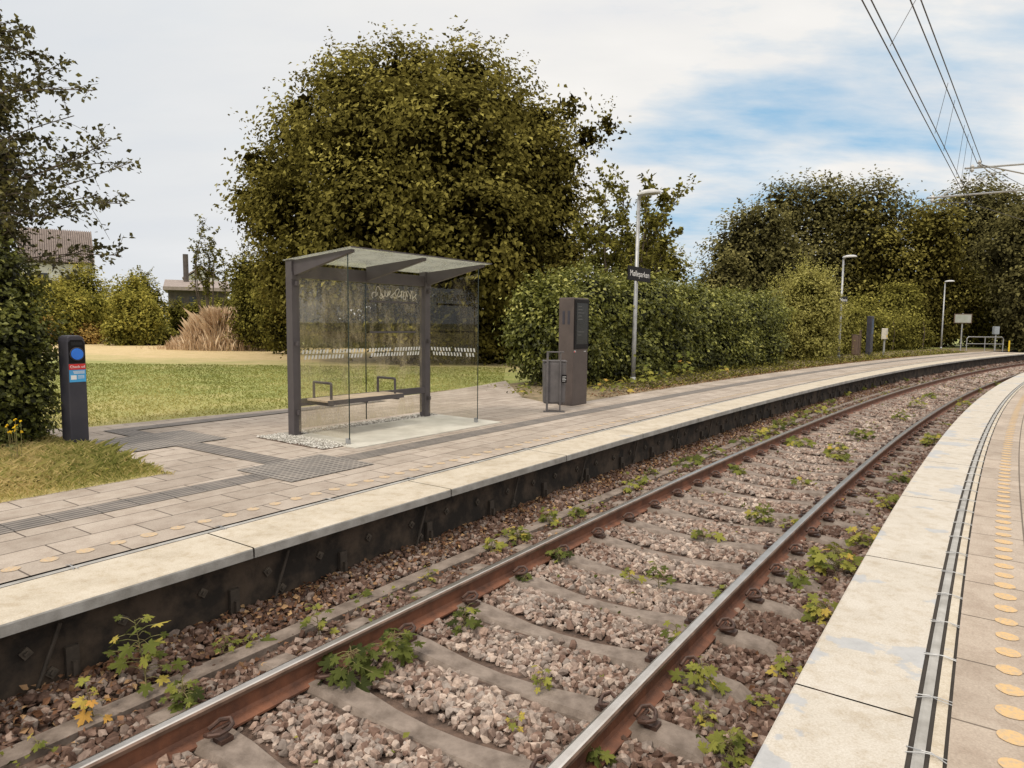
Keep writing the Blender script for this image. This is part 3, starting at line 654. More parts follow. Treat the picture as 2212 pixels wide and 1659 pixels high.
# ================================================================== BIN
def bin_(loc,rz,label,mat,group=None,name='litter_bin'):
    t=thing(name,label,'litter bin',loc,rz,group)
    mb=MB(); n=16; 
    ring=lambda z,a,b:[(a*(abs(math.cos(q))**.55)*math.copysign(1,math.cos(q)),b*(abs(math.sin(q))**.55)*math.copysign(1,math.sin(q)),z) for q in [2*PI*j/n for j in range(n)]]
    v=ring(.14,.185,.15)+ring(.17,.20,.165)+ring(.84,.215,.175)+ring(.88,.21,.17)
    f=[(k*n+j,k*n+(j+1)%n,(k+1)*n+(j+1)%n,(k+1)*n+j) for k in range(3) for j in range(n)]+[tuple(range(n))[::-1],tuple(3*n+j for j in range(n))]
    mb.add(v,f); mb.build('bin_body',mat,t)
    mb=MB(); mb.box(-.215,.215,-.17,.17,.885,.905); mb.build('lid',mat,t,bevel=.008)
    mb=MB(); mb.box(-.155,-.12,-.225,-.182,.013,1.05); mb.box(.08,.105,-.215,-.182,.013,1.05); mb.box(-.155,.15,-.225,-.15,1.051,1.07); mb.build('post',mat,t,bevel=.004)
    mb=MB(); mb.box(-.20,.18,-.25,-.10,0,.012); mb.build('base_plate',mat,t)
    return t
c=G(1196,887); b1=bin_(c,rotz(8)+R(-52),'grey steel litter bin on posts beside the tall information column',M['binm'])
mb=MB(); mb.box(.12,.205,-.186,-.180,.52,.66); lb=mb.build('label',M['black'],b1)
mb=MB(); 
for j in range(4): mb.box(.13,.195-.015*(j%2),-.188,-.1865,.62-j*.025,.63-j*.025)
mb.build('label_print',M['lightgrey'],lb)
# ================================================================== LAMPS
def lamp(loc,rz,label,sign,h=4.95):
    t=thing('street_lamp',label,'street lamp',loc,rz)
    mb=MB(); mb.tube([(0,0,0),(0,0,1.2),(0,0,h-.15)],[.06,.055,.045],12); mb.build('pole',M['galv'],t,True)
    mb=MB(); mb.tube([(0,0,0),(0,0,.18)],.075,12); mb.build('base_sleeve',M['galv'],t,True)
    mb=MB(); n=20; rings=[]
    for k,(q,zz) in enumerate(((.0,.085),(.5,.07),(.85,.035),(1.,0.),(.97,-.04))):
        rings.append([(.17*q*math.sin(2*PI*j/n)*(1-.15*math.cos(2*PI*j/n)),-.27+.33*q*math.cos(2*PI*j/n),h-.03+zz+.02*(-(-.27+.33*q*math.cos(2*PI*j/n)))) for j in range(n)])
    v=sum(rings,[]); f=[(k*n+j,k*n+(j+1)%n,(k+1)*n+(j+1)%n,(k+1)*n+j) for k in range(4) for j in range(n)]
    mb.add(v,f); mb.build('lamp_head',M['lightgrey'],t,True)
    mb=MB(); mb.add([(x*.95,-.27+(y+.27)*.95,z+.004) for x,y,z in rings[4]],[tuple(range(n))]); mb.build('lens',M['lens'],t)
    mb=MB(); mb.tube([(0,0,h-.2),(0,-.02,h-.08),(0,-.1,h-.05)],.045,10); mb.build('neck',M['galv'],t,True)
    if sign:
        mb=MB(); mb.box(-.62,.62,-.10,-.07,2.68,3.04); sg=mb.build('name_sign',M['black'],t,bevel=.004); sg['label']='black station name sign reading Mølleparken'
        text('sign_text','Mølleparken',.215,M['white'],sg,(0,-.1025,2.86))
        mb=MB(); mb.box(-.07,.07,-.07,.07,2.76,2.80); mb.box(-.07,.07,-.07,.07,2.93,2.97); mb.build('bracket',M['galv'],t)
    return t
c=G(1367,829); l1=lamp(c,rotz(11),'nearest tall street lamp with black Mølleparken name sign',True); l1.rotation_euler[1]=R(.8)
c=D(1815,700,33.4); c.z=0; lamp(c,rotz(30),'second street lamp along the hedge, with a small name sign',True)
c=D(2036,700,50.0); c.z=0; lamp(c,rotz(50),'farthest street lamp near the end of the platform, without a sign',False)
# ================================================================== FAR PLATFORM FURNITURE
def gp(px,Y): p=D(px,705,Y); p.z=0; return p
bf=bin_(gp(1851,34),rotz(30),'dark brown litter bin standing far along the hedge before the blue column',M['brown']); bf.scale=(1,1,1.3)
t=thing('information_totem','slim dark blue information column far along the hedge','information column',gp(1880,37),rotz(32))
mb=MB(); mb.box(-.22,.22,-.12,.12,0,2.15); mb.build('body',M['navy'],t,bevel=.02); mb=MB(); mb.box(-.17,.17,-.126,-.1205,1.2,2.0); mb.build('screen',simple('totem_face_blue',(.03,.06,.12),None,5,.4),t)
t=thing('equipment_box_on_post','small pale grey equipment box on a post beside the dark blue column','equipment box',gp(1912,38),rotz(32))
mb=MB(); mb.tube([(0,0,0),(0,0,.9)],.05,8); mb.build('post',M['galv'],t); mb=MB(); mb.box(-.17,.17,-.12,.12,.9,1.5); mb.build('box',M['cream'],t,bevel=.02); mb=MB(); mb.box(-.09,.09,-.127,-.1205,1.0,1.14); mb.build('label_plate',M['yellow'],t)
t=thing('mirror_board','rectangular framed mirror board on a pole beyond the last lamp','mirror',gp(2079,48),rotz(50)-R(55))
mb=MB(); mb.tube([(0,.08,0),(0,.08,2.6)],.045,8); mb.build('pole',M['galv'],t)
mb=MB(); mb.box(-.56,.56,-.03,.03,1.9,2.55); mb.build('frame',M['brown'],t,bevel=.02); mb=MB(); mb.box(-.5,.5,-.036,-.031,1.95,2.5); mb.build('panel',simple('mirror_panel',(.33,.34,.32),(.25,.27,.22),2,.4),t)
t=thing('signal_box_on_post','small blue-grey cabinet on a thin post near the platform end','signal box',gp(2152,48),rotz(50)-R(40))
mb=MB(); mb.tube([(0,0,0),(0,0,1.15)],.05,8); mb.build('post',M['galv'],t); mb=MB(); mb.box(-.18,.18,-.12,.12,1.15,1.7); mb.build('cabinet',simple('cabinet_bluegrey',(.28,.31,.34),None,5,.5),t,bevel=.02)
t=thing('guard_railing','galvanised hoop railing closing the far end of the platform','railing',gp(2130,47),0)
mb=MB(); W=1.25
mb.tube([(-W,0,0),(-W,0,.85),(-W+.1,0,.97),(W-.1,0,.97),(W,0,.85),(W,0,0)],.030,8); mb.build('hoop',M['galv'],t); mb=MB(); mb.tube([(-W,0,.5),(W,0,.5)],.022,8); mb.build('middle_rail',M['galv'],t)
mb=MB(); mb.tube([(0,0,0),(0,0,.95)],.025,8); mb.build('post',M['galv'],t)
t=thing('marker_post','thin yellow marker post beside the far end of the track','marker post',gp(2183,47),0)
mb=MB(); mb.tube([(0,0,0),(0,0,.75)],.05,8); mb.build('post_body',M['yellow'],t); mb=MB(); mb.tube([(0,0,.751),(0,0,.80)],.055,8); mb.build('post_cap',M['black'],t)
# ================================================================== OVERHEAD LINE
ZC=5.95
def wirepath(p0,p1,ext0,ext1,n=14):
    a=Vector(p0);b=Vector(p1); d=b-a; a2=a-d*ext0
    return [a2+(b+d*ext1-a2)*(i/n) for i in range(n+1)]
cA=G(1872,0,ZC); cB=G(2097,440,ZC)
mA=D(1978,0,11.3); mB_=D(2116,352,cB.y-.4)
for k,off in enumerate((-.05,.05)):
    o_=Vector((off*.8,-off*.6,0)); mb=MB(); mb.tube([p+o_ for p in wirepath(cA,cB,.8,.0)],.010,6); o=mb.build('contact_wire',M['wire']); tag(o,'lower overhead contact wire, %s of the close pair'%('left' if k==0 else 'right'),'overhead wire')
cE=cB+Vector((14,11,0)); mb=MB(); mb.tube([cB,cE],.010,6); o=mb.build('contact_wire',M['wire']); tag(o,'overhead contact wire continuing beyond the support bracket','overhead wire')
for k,off in enumerate((-.06,.06)):
    o_=Vector((off*.8,-off*.6,off*.3)); mb=MB(); mb.tube([p+o_ for p in wirepath(mA,mB_,.8,0)],.011,6); o=mb.build('messenger_wire',M['wire']); tag(o,'upper overhead messenger wire, %s of the close pair'%('left' if k==0 else 'right'),'overhead wire')
mb=MB(); mb.tube([mB_,cE+Vector((0,0,.9))],.010,6); o=mb.build('messenger_wire',M['wire']); tag(o,'overhead messenger wire continuing beyond the support bracket','overhead wire')
for k,u in enumerate((.10,.42,.52,.70,.78,.90)):
    a=Vector(cA).lerp(cB,u); b=Vector(mA).lerp(mB_,max(0,u-.10)); 
    mb=MB(); mb.tube([a,b],.005,5); o=mb.build('dropper_wire',M['wire']); tag(o,'thin dropper wire hanging between the overhead wires','overhead wire',group='dropper wires of the overhead line')
mast=D(2420,400,cB.y+3.5)
t=thing('cantilever_bracket','steel cantilever bracket with insulators holding the overhead wires','overhead line bracket',(mast.x,mast.y,0))
Pm=lambda px,py,Y: D(px,py,Y)-Vector((mast.x,mast.y,0))
yb=cB.y
for nm,a,b,r_ in (('mast',None,None,.12),('top_tube',(2085,364,yb-.3),(2430,338,yb+3.4),.035),('registration_tube',(2003,428,yb-.4),(2430,392,yb+3.4),.035),('stay_tube',(2118,356,yb),(2430,420,yb+3.4),.028),('steady_arm',(2018,438,yb-.4),(2100,438,yb),.018),('brace',(2030,424,yb),(2150,372,yb+.4),.018),('drop_bar',(2112,352,yb-.2),(2200,420,yb+1.2),.016)):
    if nm=='mast': pa,pb=Vector((0,0,-.6)),Vector((0,0,9.2))
    else: pa,pb=Pm(*a),Pm(*b)
    mb=MB(); mb.tube([pa,pb],r_,8); mb.build(nm,M['galv'] if nm!='steady_arm' else M['wire'],t)
for (px,py,Y) in ((2100,364,yb-.2),(2014,430,yb-.4),(2116,354,yb)):
    mb=MB(); c=Pm(px,py,Y)
    mb.tube([c+Vector((0,0,-.13)),c+Vector((0,0,-.06)),c,c+Vector((0,0,.06)),c+Vector((0,0,.13))],[.03,.07,.035,.07,.03],8); mb.build('insulator',M['lightgrey'],t)
# ================================================================== BUILDINGS
def hplace(px,Y):
    p=D(px,650,Y); p.z=0; a=math.atan((px-CX)/F); return p,-a,math.cos(a)*Y/F
p,a_,sc_=hplace(430,72)
t=thing('timber_house','low dark timber house with a flat roof and tall chimney behind the shrubs','house',p,a_)
mb=MB(); mb.box(-65*sc_,62*sc_,0,8,0,4.6); mb.build('wall',M['woodwall'],t)
mb=MB(); mb.box(-75*sc_,68*sc_,-.8,8.8,4.61,4.95); mb.prism_x([(-.8,4.951),(8.8,4.951),(4,5.9)],-74*sc_,67*sc_); rf=mb.build('roof',M['roofl'],t)
mb=MB(); mb.tube([(-27*sc_,3,5.0),(-27*sc_,3,8.6)],.28,10); mb.build('chimney',M['woodwall'],rf)
for x in (-48,-20,10,36):
    mb=MB(); mb.box(x*sc_,(x+14)*sc_,-.05,-.005,2.6,4.0); w=mb.build('window',M['winglass'],t); mb=MB(); mb.box(x*sc_-.08,(x+14)*sc_+.08,-.09,-.055,2.5,2.6); mb.build('sill',M['whitewall'],w)
p,a_,s2=hplace(438,90); t=thing('white_house','white gabled house rising behind the low timber house','house',p,a_)
mb=MB(); mb.box(-38*s2,34*s2,0,8,0,6.9); mb.prism_y([(-38*s2,6.901),(34*s2,6.901),(0,8.3)],0,8); mb.build('wall',M['whitewall'],t)
mb=MB(); mb.prism_y([(-42*s2,6.9),(0,8.5),(38*s2,6.9),(38*s2,7.05),(0,8.7),(-42*s2,7.05)],-.4,8.4); mb.build('roof',M['roofl'],t)
mb=MB(); mb.box(-.9,.9,-.04,-.004,4.4,5.8); mb.build('window',M['winglass'],t)
p,a_,s3=hplace(128,62); t=thing('corrugated_roof_house','house with a steep brown-grey corrugated roof behind the yellow shrubs on the left','house',p,a_)
mb=MB(); mb.box(-80*s3,76*s3,0,9,0,6.5); mb.build('wall',M['whitewall'],t)
mb=MB(); mb.prism_x([(-.6,6.6),(4,9.9),(9,6.6)],-82*s3,80*s3); rf=mb.build('roof',M['roofm'],t)
mb=MB()
for j in range(34):
    x=-82*s3+j*162*s3/33; mb.add([(x-.05,-.62,6.62),(x+.05,-.62,6.62),(x+.05,4,9.94),(x-.05,4,9.94),(x,-.66,6.72),(x,4,10.02)],[(0,4,5,3),(4,1,2,5)])
mb.build('roof_ribs',M['roofl'],rf)
mb=MB(); mb.box(-40*s3,-20*s3,-.05,-.004,4.0,5.6); mb.build('window',M['winglass'],t)
p,a_,s4=hplace(1455,34); t=thing('shed','shed with a pale green pitched roof just showing over the ivy hedge','shed',p,a_)
mb=MB(); mb.box(-55*s4,45*s4,0,4,0,3.3); mb.build('wall',M['whitewall'],t)
mb=MB(); mb.prism_y([(-62*s4,3.32),(-40*s4,3.95),(52*s4,3.4),(52*s4,3.32)],-.3,4.3); mb.build('roof',M['greenroof'],t)
# ================================================================== VEGETATION
YT=29.
def PB(px,py,rp,Y,fz=1.,fy=1.): p=D(px,py,Y); r=rp/F*Y; return (p.x,p.y,p.z,r,r*fy,r*fz)
tb=D(920,700,YT); t=thing('hornbeam_tree','huge dense olive green tree standing behind the glass shelter','tree',(tb.x,tb.y,0)); off=Vector((tb.x,tb.y,0))
bl=[(770,225,85,1),(710,190,32,0),(880,190,88,0),(1010,192,76,1),(1090,240,56,-1),(1155,285,58,0),(1225,225,20,0),(670,315,76,0),(655,235,28,0),(800,335,155,-2),(965,345,170,-3),(1125,385,105,-1),(600,380,55,1),(550,352,26,0),(575,438,52,0),(535,432,22,0),(645,470,92,-1),(820,500,160,-3),(1010,520,175,-3),(1150,500,95,-1),(740,610,115,-2),(1130,640,110,-1),(940,660,140,-2),(635,590,68,1),(900,410,190,4),(1055,480,165,4),(1210,350,42,0),(1270,295,22,0),(1310,272,13,0),(1200,440,50,-1),(1215,560,52,-1),(1080,740,80,-1)]
blobs=[PB(a,b,r*1.0,YT+dy) for a,b,r,dy in bl]; blobs=[(b[0]-off.x,b[1]-off.y)+b[2:] for b in blobs]
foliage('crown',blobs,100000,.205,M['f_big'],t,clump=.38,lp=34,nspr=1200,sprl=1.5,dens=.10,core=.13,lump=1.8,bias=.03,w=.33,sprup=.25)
trunk(t,(0,0,0),10,.35,5,3)
def bush(name,label,cat,px0,px1,top,Y,n,leaf,mat,seed,nb=7,clump=.3,nspr=40,group=None,bias=0,z0=0.,spl=.7,tr=True,dy=.8,lump=1.2):
    rg=np.random.default_rng(seed); c=D((px0+px1)/2,705,Y); hy=699+.0105*((px0+px1)/2-1106); rx=(px1-px0)/2/F*Y; top=(hy-top)/F*Y+CH
    h=top-z0; t=thing(name,label,cat,(c.x,c.y,0),0,group)
    bl=[(0,0,z0+h*.45,rx*.70,rx*.6*dy,h*.44)]
    for i in range(nb):
        a=rg.uniform(-1,1); z=rg.uniform(.15,.84); w=math.sqrt(max(.1,1-(z-.45)**2*2.2)); q=rg.uniform(.24,.42)
        bl.append((a*rx*.70*w,rg.uniform(-.6,.4)*rx*dy,z0+h*z,rx*q,rx*q*dy,min(h*(1-z)*1.1,h*.3)*rg.uniform(.85,1.0)))
    foliage('crown' if cat=='tree' else 'foliage',bl,n,leaf,mat,t,clump=clump,lp=24,nspr=nspr,sprl=spl,bias=bias,rg=rg,core=.12,lump=lump)
    if tr: trunk(t,(0,0,0),h*.75,max(.05,min(.25,h*.025)),rx*.5,seed,'trunk' if cat=='tree' else 'stem')
    return t
FT='trees beyond the far end of the hedge'
bush('broadleaf_tree','dark rounded tree at the left end of the far tree belt','tree',1500,1720,455,56,15000,.28,M['f_far'],21,12,.55,120,FT,.02,spl=1.2)
bush('broadleaf_tree','tallest dark tree of the far belt, behind the feathery bush','tree',1590,1890,398,60,22000,.29,M['f_far'],22,15,.6,170,FT,.02,spl=1.3)
bush('broadleaf_tree','olive tinted tree of the far belt behind the farthest lamp','tree',1800,2080,435,57,17000,.28,M['f_big'],23,14,.55,120,FT,.04,spl=1.2)
bush('broadleaf_tree','dark tree of the far belt below the overhead bracket','tree',1980,2250,408,60,17000,.29,M['f_far'],24,14,.55,120,FT,.02,spl=1.2)
bush('broadleaf_tree','tree at the right edge behind the overhead bracket','tree',2110,2420,422,52,13000,.28,M['f_far'],25,11,.5,100,FT,.02,spl=1.1)
bush('broadleaf_tree','pale olive tree just right of the huge tree behind the near lamp','tree',1310,1490,515,42,10000,.22,M['f_mid'],26,9,.4,120,None,.0,spl=1.)
bush('broadleaf_tree','low tree filling the gap beneath the far belt','tree',1480,1640,560,50,7000,.26,M['f_far'],27,8,.4,60,None,.05)
for i,(a,b,tp,Y,m,l) in enumerate(((1780,1900,640,47,'f_mid','rounded green shrub behind the dark blue column'),(1880,1990,620,52,'f_mid','green shrub left of the farthest lamp'),(1960,2100,600,56,'f_big','olive shrub behind the mirror board'),(2060,2190,560,58,'f_mid','tall green shrub behind the guard railing'),(2160,2300,590,56,'f_big','olive shrub at the right edge above the track end'))):
    bush('shrub',l,'shrub',a,b,tp,Y,7000,.21,M[m],40+i,7,.35,80,None,.05,spl=.9)
bush('feathery_shrub','tall pale feathery shrub rising out of the hedge before the second lamp','shrub',1635,1805,592,32,17000,.12,M['f_wil'],31,8,.2,650,None,.12,spl=1.2,dy=.6)
def hedge(name,label,s0,s1,dc,thick,h0,h1,n,leaf,mat,seed,step=1.1,bias=0,clump=.16,dc1=None):
    rg=np.random.default_rng(seed); x0,y0=pos((s0+s1)/2,dc); t=thing(name,label,'hedge',(x0,y0,0)); bl=[]; s=s0
    while s<=s1:
        u=(s-s0)/(s1-s0); h=h0+(h1-h0)*u+rg.uniform(-.14,.12); dcc=dc+((dc1 or dc)-dc)*u
        for k,(dz,rz) in enumerate(((.25,.32),(.68,.34))):
            dd=dcc+rg.uniform(-.16,.16); x,y=pos(s+rg.uniform(-.2,.2),dd); bl.append((x-x0,y-y0,h*dz,step*.9,thick*(1 if k==0 else .96),h*rz))
        s+=step
    foliage('foliage',bl,n,leaf,mat,t,clump=clump,lp=24,nspr=int(n/90),sprl=.55,bias=bias,rg=rg,dens=.06,core=.15,lump=1.0,w=.42,sprup=-.1)
    mb=MB(); 
    for i in range(5):
        s=s0+(s1-s0)*(i+.5)/5; x,y=pos(s,dc); mb.tube([(x-x0,y-y0,0),(x-x0+.1,y-y0,1.2),(x-x0,y-y0+.1,min(h0,h1)*.8)],.05,6,0,.02)
    mb.build('stems',M['bark'],t); return t
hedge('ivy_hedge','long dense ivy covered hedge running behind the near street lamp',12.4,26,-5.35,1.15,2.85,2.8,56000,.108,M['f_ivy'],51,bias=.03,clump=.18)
bush('ivy_mound','rounded ivy mound at the left end of the hedge behind the information column','hedge',1095,1290,600,17.3,15000,.108,M['f_ivy'],52,8,.17,160,None,.03,spl=.5,lump=1.3)
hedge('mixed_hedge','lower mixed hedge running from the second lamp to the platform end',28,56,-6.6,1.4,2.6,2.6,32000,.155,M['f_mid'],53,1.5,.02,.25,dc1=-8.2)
def twiggy(name,label,base,tips,leaf,mat,nper,seed,r=.05,spread=.28,cat='tree',ltint=.45,twig=9,start=.25,tr=.011,jit=.09):
    rg=np.random.default_rng(seed); t=thing(name,label,cat,(base[0],base[1],base[2])); b=Vector(base); mb=MB(); P=[];T=[]
    for e in tips:
        st=Vector(e[0]) if isinstance(e,tuple) and len(e)==2 else b; en=Vector(e[1]) if isinstance(e,tuple) and len(e)==2 else Vector(e)
        dv=en-st; ln=dv.length; pts=[]; sd=Vector(rg.normal(size=3))*ln*.06
        for i in range(9):
            u=i/8; pts.append(st+dv*u+sd*math.sin(u*PI)+Vector((0,0,ln*.06*math.sin(u*PI)))-b)
        mb.tube(pts,r*min(1,ln/3),6,0,.005)
        for k in range(twig):
            u=start+(1-start)*(k+rg.random())/twig; i=min(7,int(u*8)); p=pts[i].lerp(pts[i+1],u*8-i)
            tl=ln*spread*(1.15-.6*u)*rg.uniform(.6,1.2); dr=(dv.normalized()*.8+Vector(rg.normal(size=3))*.65); dr.normalize(); q=p+dr*tl+Vector((0,0,-.08*tl)); mb.tube([p,(p+q)/2+Vector((0,0,.03*tl)),q],tr,5,0,.002)
            for j in range(nper):
                w=(j+rg.random())/nper; c=p.lerp(q,w)+Vector(rg.normal(size=3))*tl*jit; P.append(c); T.append(dr)
    mb.build('branches',M['bark'],t); P=np.array(P); T=np.array(T)
    leaves('foliage',P,rg.normal(size=P.shape)*.6+np.array([0,0,.6]),T+rg.normal(size=P.shape)*.9,leaf*rg.uniform(.6,1.2,len(P)),ltint+rg.normal(size=len(P))*.2,mat,t); return t
Yq=22
tips=[D(a,b,Yq+random.uniform(-1,1)) for a,b in ((1310,390),(1350,400),(1395,395),(1435,430),(1468,420),(1350,460),(1400,480),(1445,500),(1330,520),(1300,470),(1380,560),(1290,560),(1420,540),(1340,600),(1300,610),(1270,500))]
twiggy('young_tree','slender young tree with leafy branches between the huge tree and near lamp',gp(1325,Yq),[tuple(x) for x in tips],.16,M['f_mid'],30,61,.05,.22,start=.50,twig=13,ltint=.42)
Yb=50; tips=[D(a,b,Yb+random.uniform(-1,1)) for a,b in ((447,470),(435,500),(462,505),(425,535),(470,540),(440,560),(415,560),(482,560),(455,520))]
twiggy('birch_tree','slim young birch with upright crown beside the low timber house',gp(450,Yb),[tuple(x) for x in tips],.2,M['f_mid'],22,62,.07,.16,start=.5,twig=10,ltint=.35)
bush('thicket','thin leafy thicket left of the huge tree behind the dry grass','shrub',500,650,560,36,7000,.16,M['f_mid'],63,6,.3,160,None,-.04,spl=1.)
bush('thicket','narrow upright shrub growing between dry grass and huge tree','shrub',560,680,620,33,6000,.17,M['f_mid'],64,5,.28,60,None)
for i,(a,b,tp,Y,m,l,n) in enumerate(((0,150,585,47,'f_yel','yellow green shrub at the far left beneath the corrugated roof',7000),(110,260,568,50,'f_yel','bright yellow green shrub in front of the corrugated roof house',9000),(225,335,592,47,'f_yel','yellow green rounded shrub left of the timber house',6000),(285,360,588,52,'f_mid','green shrub hiding the left end of the timber house',6000),(250,345,640,42,'f_yel','low olive shrub standing forward on the lawn edge',5000),(350,470,660,55,'f_mid','green shrub under the timber house windows',4000),(440,540,645,58,'f_mid','dark shrub behind the dry grass clump',5000),(60,220,620,44,'f_yel','low yellow shrub behind the ticket post',7000))):
    bush('shrub',l,'shrub',a,b,tp,Y,n,.20,M[m],70+i,7,.3,130,None,spl=.9)
for i,(a,b,tp) in enumerate(((100,240,690),(225,390,698),(0,120,690))):
    bush('low_bank_plants',['rusty orange low plants along the lawn edge behind the ticket post','low green plants along the lawn edge left of the dry grass','low brown plants along the lawn edge at far left'][i],'plants',a,b,tp,44-i,4000,.2,M['f_orange' if i!=1 else 'f_mid'],90+i,6,.25,20,None,tr=False)
bush('distant_trees','dark distant trees on the skyline behind the birch','tree',490,600,575,110,5000,.6,M['f_far'],95,8,.9,30,None)
for i,(a,b,tp) in enumerate(((600,760,650),(720,980,660),(960,1130,670))):
    bush('background_shrub',['dark shrub seen through the left half of the shelter glass','dark shrub seen behind the shelter bench','dark shrub seen behind the right shelter column'][i],'shrub',a,b,tp,42,5000,.28,M['f_far'],97+i,6,.4,10,None,.06)
def blades(name,P,h,w,tint,mat,parent=None,lean=.35,rg=rng):
    P=np.asarray(P);n=len(P); a=rg.uniform(0,2*PI,n); Bv=np.stack([np.cos(a),np.sin(a),0*a],1); ln=np.stack([rg.normal(size=n)*lean,rg.normal(size=n)*lean,np.ones(n)],1); h=np.asarray(h).reshape(-1,1)*np.ones((n,1))
    V=np.empty((n,4,3)); V[:,0]=P-Bv*w; V[:,1]=P+Bv*w; V[:,2]=P+ln*h*.6*np.array([.6,.6,1])+Bv*w*.7; V[:,3]=P+ln*h*np.array([1.3,1.3,.95])
    return np_mesh(name,V.reshape(-1,3),np.arange(4*n).reshape(n,4)[:,[0,1,2,3]],4,mat,parent,np.clip(tint,0,1))
c=gp(482,37); t=thing('dry_grass_clump','large beige clump of dry ornamental grass on the lawn','grass clump',c)
n=28000; P=np.column_stack([rng.normal(size=n)*1.15,rng.normal(size=n)*.6,np.zeros(n)]); rr=np.hypot(P[:,0]*.82,P[:,1]); 
blades('blades',P,np.clip(2.4*np.exp(-(rr/1.7)**2)+.2*np.sin(P[:,0]*5+1),.25,2.6)*rng.uniform(.3,1.0,n),.013,.52+rng.normal(size=n)*.22+.1*np.sin(P[:,0]*3),M['f_dry'],t,.15)
def rel(px,py,Y,o): p=D(px,py,Y); return (p.x-o.x,p.y-o.y,p.z)
c=gp(10,7.6); t=thing('ivy_shrub','dense dark ivy shrub at the left edge beside the ticket post','shrub',c)
bl=[]
for px,py,rp in ((-15,640,62),(20,700,48),(5,740,70),(15,830,72),(30,900,48),(-60,760,120),(-70,600,90),(50,770,34),(-60,900,110),(-10,945,60),(60,840,30),(-10,570,35)):
    q=rel(px,py,7.9,c); r_=rp/F*7.9; bl.append((*q,r_,r_*1.2,r_))
foliage('foliage',bl,17000,.060,M['f_ivy'],t,clump=.08,lp=22,nspr=320,sprl=.32,dens=.12,core=.2,bias=-.09,lump=1.8,w=.42)
mb=MB(); mb.tube([(-.3,.2,0),(-.3,.2,1.2),(-.35,.2,2.2)],.06,8,0,.03); mb.build('stem',M['bark'],t)
c2=gp(28,6.9); t=thing('yellow_flowers','small yellow flowers growing at the foot of the ivy shrub','flowers',c2)
P=np.array([rel(random.gauss(30,16),random.gauss(920,14),6.9,c2) for _ in range(10)]); mb=MB()
for p_ in P: mb.tube([(p_[0]*.6,p_[1],0),tuple(p_)],.003,4)
mb.build('stems',M['stem'],t)
PP=np.repeat(P,5,0); leaves('petals',PP,rng.normal(size=PP.shape)*.3+np.array([0,-.6,.6]),rng.normal(size=PP.shape),.022,rng.random(len(PP)),M['f_flower'],t)
gpoly=[(pl[0][0],pl[0][1]),pl[1],pl[2],pl[3],tuple(G(-400,945).xy),pos(-9,-2.7),pos(-6,-2.7),pos(-3,-2.7),pos(sA-.1,-2.7)]
def inpoly(x,y,pg):
    c=False; j=len(pg)-1
    for i in range(len(pg)):
        if (pg[i][1]>y)!=(pg[j][1]>y) and x<(pg[j][0]-pg[i][0])*(y-pg[i][1])/(pg[j][1]-pg[i][1])+pg[i][0]: c=not c
        j=i
    return c
pts=[]
while len(pts)<30000:
    x=random.uniform(-6.8,-2.9); y=random.uniform(3.5,9.5)
    if not inpoly(x,y,gpoly): continue
    s,d=inv(x,y); px=CX+x/y*F; e1=min(1,max(0,-d-2.7),max(0,(390-px)/150))
    pts.append((x,y,0,e1))
A=np.array(pts); n=len(A); hh=(.025+.085*A[:,3])*rng.uniform(.5,1.6,n)
o=blades('tall_grass',A[:,:3],hh,.0022,.68+rng.normal(size=n)*.2-.20*np.sin(A[:,0]*3+A[:,1]*2),M['f_grass'],None,.5); tag(o,'unmown dry and green grass patch at the lower left beside the platform','grass',kind='stuff')
n=2600; k=rng.integers(0,len(A),n); P=A[k,:3]+np.column_stack([rng.normal(size=n)*.03,rng.normal(size=n)*.03,rng.uniform(.01,.09,n)]); sel=A[k,3]>.25
P=P[sel]; o=leaves('patch_clover',P,rng.normal(size=P.shape)*.4+np.array([0,0,1]),rng.normal(size=P.shape),rng.uniform(.02,.045,len(P)),.4+rng.normal(size=len(P))*.2,M['f_mid']); tag(o,'small broad leaves mixed into the unmown grass patch','ground cover',kind='stuff')
pts=[]
def backline(px): return np.interp(px,[-200,0,190,400,620,800,950,1050,1100],[935,932,922,902,882,862,846,830,822])
while len(pts)<42000:
    Y=random.uniform(8.5,24); px=random.uniform(0,1090); yy=699+.0105*(px-1106)+CH*F/Y
    if yy>backline(px)-1: continue
    pts.append(((px-CX)/F*Y,Y,-.01))
A=np.array(pts); n=len(A); o=blades('lawn_grass_blades',A,rng.uniform(.012,.034,n)*(1+A[:,1]*.02),.0035+A[:,1:2]*.0003,.62-.022*(A[:,1]-9)+.10*np.sin(A[:,0]*1.7+A[:,1])+rng.normal(size=n)*.09,M['f_grass'],None,.6); tag(o,'short mown lawn grass behind the shelter','grass',kind='stuff')
n=12000; s=rng.uniform(8.6,50,n); d=-2.85-np.abs(rng.normal(size=n))*1.0; keep=~((s<12)&(d>-2.9-(12-s)*.45)); s=s[keep]; d=d[keep]; n=len(s)
P=np.column_stack([posn(s,d),np.zeros(n)+rng.uniform(0,.20,n)*np.clip(-d-2.85,0,1)])
o=leaves('verge_ground_cover',P,rng.normal(size=P.shape)*.4+np.array([0,0,1]),rng.normal(size=P.shape)+np.array([0,0,.4]),rng.uniform(.04,.10,n),.4+rng.normal(size=n)*.25,M['f_mid']); tag(o,'mixed low weeds and leaves along the foot of the hedge','ground cover',kind='stuff')
n=3500; s=rng.uniform(9.4,40,n); d=-2.68-np.abs(rng.normal(size=n))*.4; P=np.column_stack([posn(s,d),np.full(n,.012)])
o=leaves('verge_leaf_litter',P,rng.normal(size=P.shape)*.3+np.array([0,0,1]),rng.normal(size=P.shape),rng.uniform(.03,.07,n),rng.random(n),M['f_litter']); tag(o,'dry brown leaves along the back edge of the platform','leaf litter',kind='stuff')
